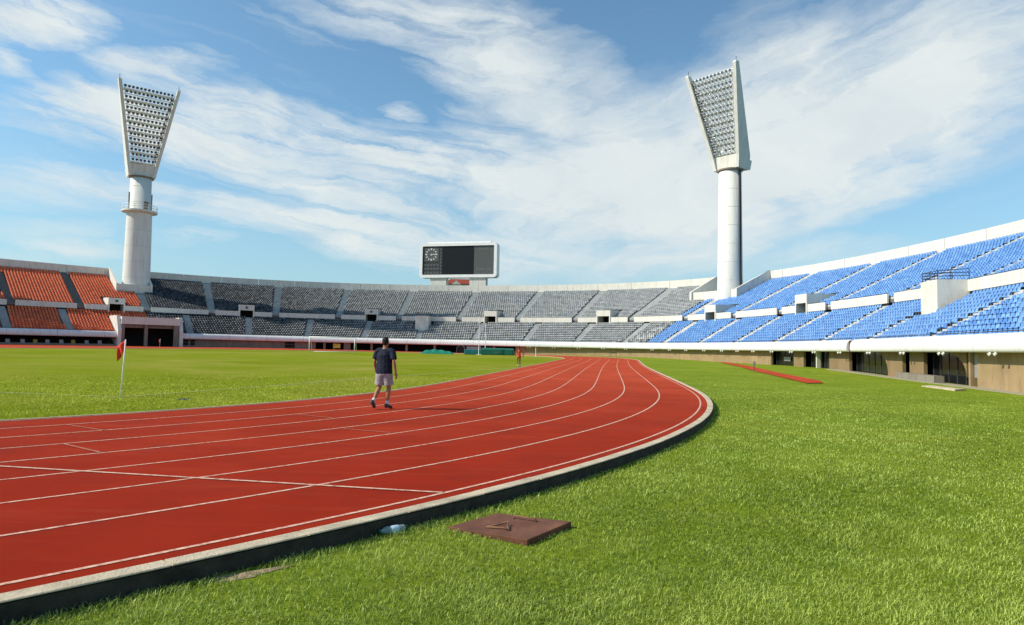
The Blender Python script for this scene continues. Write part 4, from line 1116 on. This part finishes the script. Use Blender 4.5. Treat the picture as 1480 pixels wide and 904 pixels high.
    for s_, k in ((-1, 'L'), (1, 'R')):
        an, toe, kn_ = J['ankle' + k], J['toe' + k], J['knee' + k]
        dn = (toe - an); dn.normalize()
        upv = (kn_ - an).normalized()
        blob('shoe', [([an + upv * .02 - dn * .03, an - upv * .03 - dn * .03, an - upv * .055 + dn * .0], [.042, (.044, .05), .04]), ([an - dn * .05 - upv * .045, an.lerp(toe, .45), toe, toe + dn * .035], [(.040, .036), (.047, .042), (.046, .030), (.03, .018)])], shoe or M['shoe'], root, .008, 2)
        mb = MB(); mb.tube([an + upv * .01, an + upv * .10], [.043, .041], 12); mb.build('sock', M['sock'], root, True)
    return root
Jm = dict(kneeL=V3(-.125, .03, .50), ankleL=V3(-.175, -.20, .175), toeL=V3(-.185, -.10, .055), kneeR=V3(.105, .07, .50), ankleR=V3(.085, .03, .10), toeR=V3(.115, .19, .035),
          elbowL=V3(-.262, .02, 1.13), wristL=V3(-.262, .10, .90), elbowR=V3(.272, -.05, 1.13), wristR=V3(.305, -.01, .87), lean=.03)
person((-2.99, 15.56, 0), R(-14), Jm, M['skin'], M['shirt'], M['shorts'], 'man in navy t-shirt and greyish shorts walking away along the track', .985)
Jw = dict(kneeL=V3(-.10, .05, .50), ankleL=V3(-.10, -.03, .095), toeL=V3(-.11, .12, .035), kneeR=V3(.10, .12, .52), ankleR=V3(.11, .02, .11), toeR=V3(.12, .16, .035),
          elbowL=V3(-.34, -.06, 1.16), wristL=V3(-.27, .14, 1.06), elbowR=V3(.33, -.06, 1.15), wristR=V3(.36, .05, .92), lean=.02)
person((.62, 52.3, 0), R(10), Jw, M['skin2'], M['orange'], M['orange'], 'runner in orange vest and shorts at the inner edge of the track', .975, sleeves=False, woman=True, shoe=M['orange'])

# ------------------------------------------------------------------ grass blades on the near lawn
def blades():
    N = 640000
    r = np.exp(rng.uniform(math.log(3.7), math.log(60), N)); a = rng.uniform(R(-41), R(41), N)
    x = r * np.sin(a); y = r * np.cos(a)
    o = np.empty(N); 
    ii = np.where((S0 > -30) & (S0 < 85))[0]; tx, ty, t_ = TX[ii], TY[ii], TH[ii]
    for k in range(0, N, 40000):
        X = x[k:k + 40000]; Y = y[k:k + 40000]
        j = ((X[:, None] - tx) ** 2 + (Y[:, None] - ty) ** 2).argmin(1)
        o[k:k + 40000] = (X - tx[j]) * np.sin(t_[j]) - (Y - ty[j]) * np.cos(t_[j])
    ok = (o > .37) & (rng.random(N) < np.clip((60 - r) / 40, 0, 1))
    # keep off the hatch
    hx, hy = x - .03, y - 6.04
    def inside(px, py, poly, grow):
        c = np.mean(poly, 0); P_ = c + (np.array(poly) - c) * grow; r_ = np.ones(len(px), bool)
        for (ax, ay), (bx, by) in zip(P_, np.roll(P_, -1, 0)): r_ &= ((bx - ax) * (py - ay) - (by - ay) * (px - ax)) > 0
        return r_
    ok &= ~inside(hx, hy, cs, 1.0)
    soil = ((x + 1.83) / .24) ** 2 + ((y - 4.70) / .15) ** 2 < 1
    ok &= ~(soil & (rng.random(N) < .62))
    # patchy density
    ok &= rng.random(N) < .55 + .45 * (np.sin(x * 2.1 + 1.3 * np.sin(y * 1.7)) * np.sin(y * 1.9 + np.sin(x * 1.1)) * .5 + .5)
    x, y, r, o = x[ok], y[ok], r[ok], o[ok]; n = len(x)
    j = np.empty(n, int)
    for k in range(0, n, 40000): j[k:k + 40000] = ((x[k:k + 40000, None] - PX) ** 2 + (y[k:k + 40000, None] - PY) ** 2).argmin(1)
    dwl = np.hypot(x - PX[j], y - PY[j]); kk_ = np.maximum(o - .3, 0); f = kk_ / (kk_ + dwl)
    ins = ((x - PX[j]) * np.cos(nth[j]) + (y - PY[j]) * np.sin(nth[j])) < -.6
    z = (base_h(x, y) - .13) * (1 - f) + np.interp(U[j], ZBU, ZBV) * f - .006
    clump = np.sin(x * 3.7 + 2 * np.sin(y * 2.3)) * np.sin(y * 4.1 + 2 * np.sin(x * 2.9))
    h = (.029 + .020 * rng.random(n)) * (1 + .22 * clump) * np.clip(1.0 - (r - 10) / 60, .4, 1)
    h *= np.where(o < .55, 1.25, 1.0)
    w = np.maximum(.0036, r * .00068) * rng.uniform(.7, 1.3, n)
    ang = rng.uniform(0, 2 * np.pi, n); ca, sa = np.cos(ang), np.sin(ang)
    ln = rng.uniform(.25, 1.25, n) * h; la = ang + rng.normal(np.pi / 2, .5, n); lx, ly = np.cos(la) * ln, np.sin(la) * ln
    rw_c = np.interp(y, [39, 52, 65, 78, 92], [18.4, 21.2, 23.9, 26.8, 29.5])
    ins &= ~((y > 38) & (abs(x - rw_c) < 1.1)) & ~((x > 24.3) & (x < 26.9) & (y > 36.5) & (y < 42))
    x, y, z, r, h, w, clump, ca, sa, lx, ly, ln = [q_[ins] for q_ in (x, y, z, r, h, w, clump, ca, sa, lx, ly, ln)]; n = len(x)
    v = np.empty((n, 5, 3))
    v[:, 0] = np.stack([x - ca * w * .5, y - sa * w * .5, z], -1); v[:, 1] = np.stack([x + ca * w * .5, y + sa * w * .5, z], -1)
    v[:, 2] = np.stack([x + lx * .38 + ca * w * .42, y + ly * .38 + sa * w * .42, z + h * .62], -1); v[:, 3] = np.stack([x + lx * .38 - ca * w * .42, y + ly * .38 - sa * w * .42, z + h * .62], -1)
    v[:, 4] = np.stack([x + lx, y + ly, z + h * (1 - .18 * (ln / h))], -1)
    b = np.arange(n) * 5
    q = np.stack([b, b + 1, b + 2, b + 3], -1); t = np.stack([b + 3, b + 2, b + 4], -1)
    sh = np.clip(.42 + .18 * clump + rng.normal(0, .27, n) + .16 * np.sin(x * .55 + np.sin(y * .4)) * np.sin(y * .63) + .10 * np.sin(x * 1.3 - y * .9 + 2 * np.sin(y * .35)), 0, 1); sh = np.where(rng.random(n) < .05, 1.0, sh)
    ob = np_mesh('grass', v.reshape(-1, 3), q, M['blade'], shade=np.concatenate([sh * .75, np.clip(sh * 1.15, 0, 1)]), tris=t)
    tag(ob, 'short green grass blades of the lawn in the foreground', 'grass', kind='stuff')
blades()
def infield_blades():
    N = 170000
    r = np.exp(rng.uniform(math.log(11), math.log(38), N)); a = rng.uniform(R(-41), R(5), N); x = r * np.sin(a); y = r * np.cos(a)
    o = track_off(x, y); ok = (o < -9.96) & (np.hypot(x + 8.61, y - 17.5) > .22) & (rng.random(N) < np.clip((36 - r) / 20, 0, 1)); x, y, r = x[ok], y[ok], r[ok]; n = len(x)
    z = base_h(x, y) - .034
    cl = np.sin(x * .9 + 2 * np.sin(y * .7)) * np.sin(y * 1.1 + 2 * np.sin(x * 1.0))
    h = (.022 + .016 * rng.random(n)) * (1 + .25 * cl); w = r * .00055 * rng.uniform(.7, 1.3, n)
    ang = rng.uniform(0, 2 * np.pi, n); ca, sa = np.cos(ang), np.sin(ang); lx, ly = rng.normal(0, .9, n) * h, rng.normal(0, .9, n) * h
    v = np.empty((n, 4, 3))
    v[:, 0] = np.stack([x - ca * w, y - sa * w, z], -1); v[:, 1] = np.stack([x + ca * w, y + sa * w, z], -1)
    v[:, 2] = np.stack([x + lx + ca * w * .3, y + ly + sa * w * .3, z + h], -1); v[:, 3] = np.stack([x + lx - ca * w * .3, y + ly - sa * w * .3, z + h], -1)
    q = (np.arange(n) * 4)[:, None] + np.arange(4)
    sh = np.clip(.5 + .2 * cl + rng.normal(0, .22, n), 0, 1)
    tag(np_mesh('grass', v.reshape(-1, 3), q, M['blade2'], shade=sh), 'dry yellowish grass of the infield beside the inner lane', 'grass', kind='stuff')
infield_blades()

# ------------------------------------------------------------------ light and sky
SUN_EL, SUN_AZ = R(37.5), R(260)       # azimuth clockwise from +Y of the direction TO the sun
sd = Vector((math.sin(SUN_AZ) * math.cos(SUN_EL), math.cos(SUN_AZ) * math.cos(SUN_EL), math.sin(SUN_EL)))
sun = bpy.data.lights.new('sun', 'SUN'); sun.energy = 5.0; sun.angle = R(.5); sun.color = (1.0, .92, .78)
so = link(bpy.data.objects.new('sun', sun)); so.rotation_euler = sd.to_track_quat('Z', 'Y').to_euler(); so.location = sd * 300

w = bpy.data.worlds.new('World'); sc.world = w; w.use_nodes = True
t = NT(w.node_tree)
out = t.n('ShaderNodeOutputWorld'); bg = t.n('ShaderNodeBackground'); bg.inputs[1].default_value = .125
sky = t.n('ShaderNodeTexSky'); sky.sky_type = 'NISHITA'; sky.sun_disc = False; sky.sun_elevation = SUN_EL; sky.sun_rotation = SUN_AZ
sky.altitude = 0; sky.air_density = 1.0; sky.dust_density = .6; sky.ozone_density = 1.6
tc = t.n('ShaderNodeTexCoord').outputs['Generated']
sep = t.n('ShaderNodeSeparateXYZ'); t.l(tc, sep.inputs[0])
az = t.math('ARCTAN2', sep.outputs[0], sep.outputs[1]); el = t.math('ARCSINE', sep.outputs[2])
cmb = t.n('ShaderNodeCombineXYZ'); t.l(az, cmb.inputs[0]); t.l(el, cmb.inputs[1])
# warp so that the wisps get ragged edges
wn = t.n('ShaderNodeTexNoise', Scale=5.5, Detail=6, Roughness=.62); wm = t.n('ShaderNodeMapping'); wm.inputs['Scale'].default_value = (.55, 1.6, 1); t.l(cmb.outputs[0], wm.inputs[0]); t.l(wm.outputs[0], wn.inputs['Vector'])
vs_ = t.n('ShaderNodeVectorMath', _operation='SUBTRACT'); t.l(wn.outputs['Color'], vs_.inputs[0]); vs_.inputs[1].default_value = (.5, .5, .5)
vm_ = t.n('ShaderNodeVectorMath', _operation='MULTIPLY'); t.l(vs_.outputs[0], vm_.inputs[0]); vm_.inputs[1].default_value = (.24, .09, 0)
va_ = t.n('ShaderNodeVectorMath', _operation='ADD'); t.l(cmb.outputs[0], va_.inputs[0]); t.l(vm_.outputs[0], va_.inputs[1])
# cloud banks: azimuth, elevation, tilt (deg), half length, half width (rad), weight
BANKS = [
 (-36.2, 22.2, 11.3, 0.107, 0.032, 0.9), (-38.9, 19.4, -8.1, 0.025, 0.025, 0.7), (-28.5, 21.1, 7.1, 0.105, 0.024, 0.75), (-33.0, 16.9, 8.7, 0.124, 0.057, 1.3), (-25.2, 17.2, -3.0, 0.149, 0.079, 1.0),
 (-9.9, 16.3, -6.6, 0.386, 0.06, 1.15), (-14.5, 12.7, -9.9, 0.352, 0.041, 0.75), (-20.3, 18.6, -25.0, 0.029, 0.028, 0.5), (-18.1, 10.1, -4.6, 0.265, 0.038, 0.9), (-8.8, 7.8, -4.7, 0.23, 0.038, 0.7),
 (-35.0, 10.7, 3.8, 0.141, 0.038, 0.55), (-35.0, 6.3, 5.6, 0.096, 0.019, 0.6), (-26.7, 8.0, -0.9, 0.06, 0.013, 0.7), (-34.3, 7.9, 8.2, 0.099, 0.016, 0.25), (-0.4, 23.2, -23.5, 0.253, 0.098, 0.85),
 (-1.5, 17.4, -28.6, 0.133, 0.038, 0.6), (-14.4, 26.6, 3.0, 0.178, 0.047, 0.35), (4.1, 12.5, 10.2, 0.272, 0.095, 0.75), (16.1, 14.8, 13.6, 0.317, 0.142, 0.85), (26.0, 19.2, 13.8, 0.36, 0.126, 0.55),
 (29.6, 16.7, 3.3, 0.247, 0.087, 0.95), (23.2, 12.6, 11.2, 0.228, 0.06, 1.0), (23.5, 23.5, 9.8, 0.186, 0.095, 0.5), (35.2, 21.9, 2.7, 0.118, 0.095, 0.45), (12.2, 7.4, 2.0, 0.406, 0.041, 0.6),
 (9.5, 14.8, -36.3, 0.175, 0.095, 0.55), (-10.5, 20.3, -14.1, 0.04, 0.013, 0.5),
 (17, 15.5, 12, .42, .17, .45), (60, 20, 5, .4, .08, .8), (-70, 15, -5, .4, .06, .8), (120, 25, 5, .6, .1, .8), (-140, 22, 0, .6, .1, .8)]
tot = None
for a_, e_, ti, L, W_, wt in BANKS:
    mp = t.n('ShaderNodeMapping'); mp.vector_type = 'TEXTURE'
    mp.inputs['Location'].default_value = (R(a_), R(e_), 0); mp.inputs['Rotation'].default_value = (0, 0, R(ti)); mp.inputs['Scale'].default_value = (L * 1.0, W_ * .95, 1)
    t.l(va_.outputs[0], mp.inputs[0])
    g = t.n('ShaderNodeTexGradient', _gradient_type='SPHERICAL'); t.l(mp.outputs[0], g.inputs[0])
    c = t.math('MULTIPLY', g.outputs['Fac'], wt)
    tot = c if tot is None else t.math('ADD', tot, c)
# streaks (two tilts left and right of the middle) and fine fibres
def streak(rot, sx, sy, scale, detail, dist=.6):
    mp = t.n('ShaderNodeMapping'); mp.inputs['Rotation'].default_value = (0, 0, R(rot)); mp.inputs['Scale'].default_value = (sx, sy, 1)
    # mapping POINT scales before rotating, so rotate first
    m1 = t.n('ShaderNodeMapping'); m1.inputs['Rotation'].default_value = (0, 0, R(rot)); t.l(va_.outputs[0], m1.inputs[0])
    mp.inputs['Rotation'].default_value = (0, 0, 0); t.l(m1.outputs[0], mp.inputs[0])
    return t.noise(mp.outputs[0], scale, detail, .62, dist)
sl_ = t.math('MULTIPLY_ADD', streak(10, 1.6, 19, 1.6, 9, .5), 1.05, -.03); sr_ = t.math('MULTIPLY_ADD', streak(-19, 1.3, 13, 1.6, 8, .3), .66, .18)
side = t.math('MULTIPLY_ADD', az, 2.6, .45, clamp=True)
mixs = t.n('ShaderNodeMix'); t.l(side, mixs.inputs[0]); t.l(sl_, mixs.inputs[2]); t.l(sr_, mixs.inputs[3])
st = mixs.outputs[0]
puff = t.noise(va_.outputs[0], 8, 9, .62, .5)
mod = t.math('ADD', t.math('MULTIPLY_ADD', st, 2.8, -.62), t.math('MULTIPLY_ADD', puff, 1.3, -.65))
den = t.math('MULTIPLY', t.math('POWER', tot, .75), mod)
den = t.math('ADD', den, t.math('MULTIPLY', t.math('SUBTRACT', st, .44), .55))
fac = t.ramp(den, [(.07, 0.0), (.29, .28), (.58, .68), (.92, .95)])
# warm-white cloud colour, a little greyer where thick
cc = t.mix(t.ramp(puff, [(.35, 0.0), (.7, 1.0)]), (5.8, 6.35, 6.5), (6.6, 7.0, 6.9))
hz = t.ramp(el, [(0, 1.0), (.30, 0.0)])
tint = t.mix(1.0, sky.outputs[0], (1.0, 1.30, 1.30), 'MULTIPLY')
tint = t.mix(t.math('MULTIPLY', hz, .7), tint, (2.75, 4.1, 5.1))
col = t.mix(fac, tint, cc)
t.l(col, bg.inputs[0]); t.l(bg.outputs[0], out.inputs[0])

sc.view_settings.view_transform = 'Standard'; sc.view_settings.look = 'None'; sc.view_settings.exposure = 0; sc.view_settings.gamma = 1
sc.render.engine = 'CYCLES'
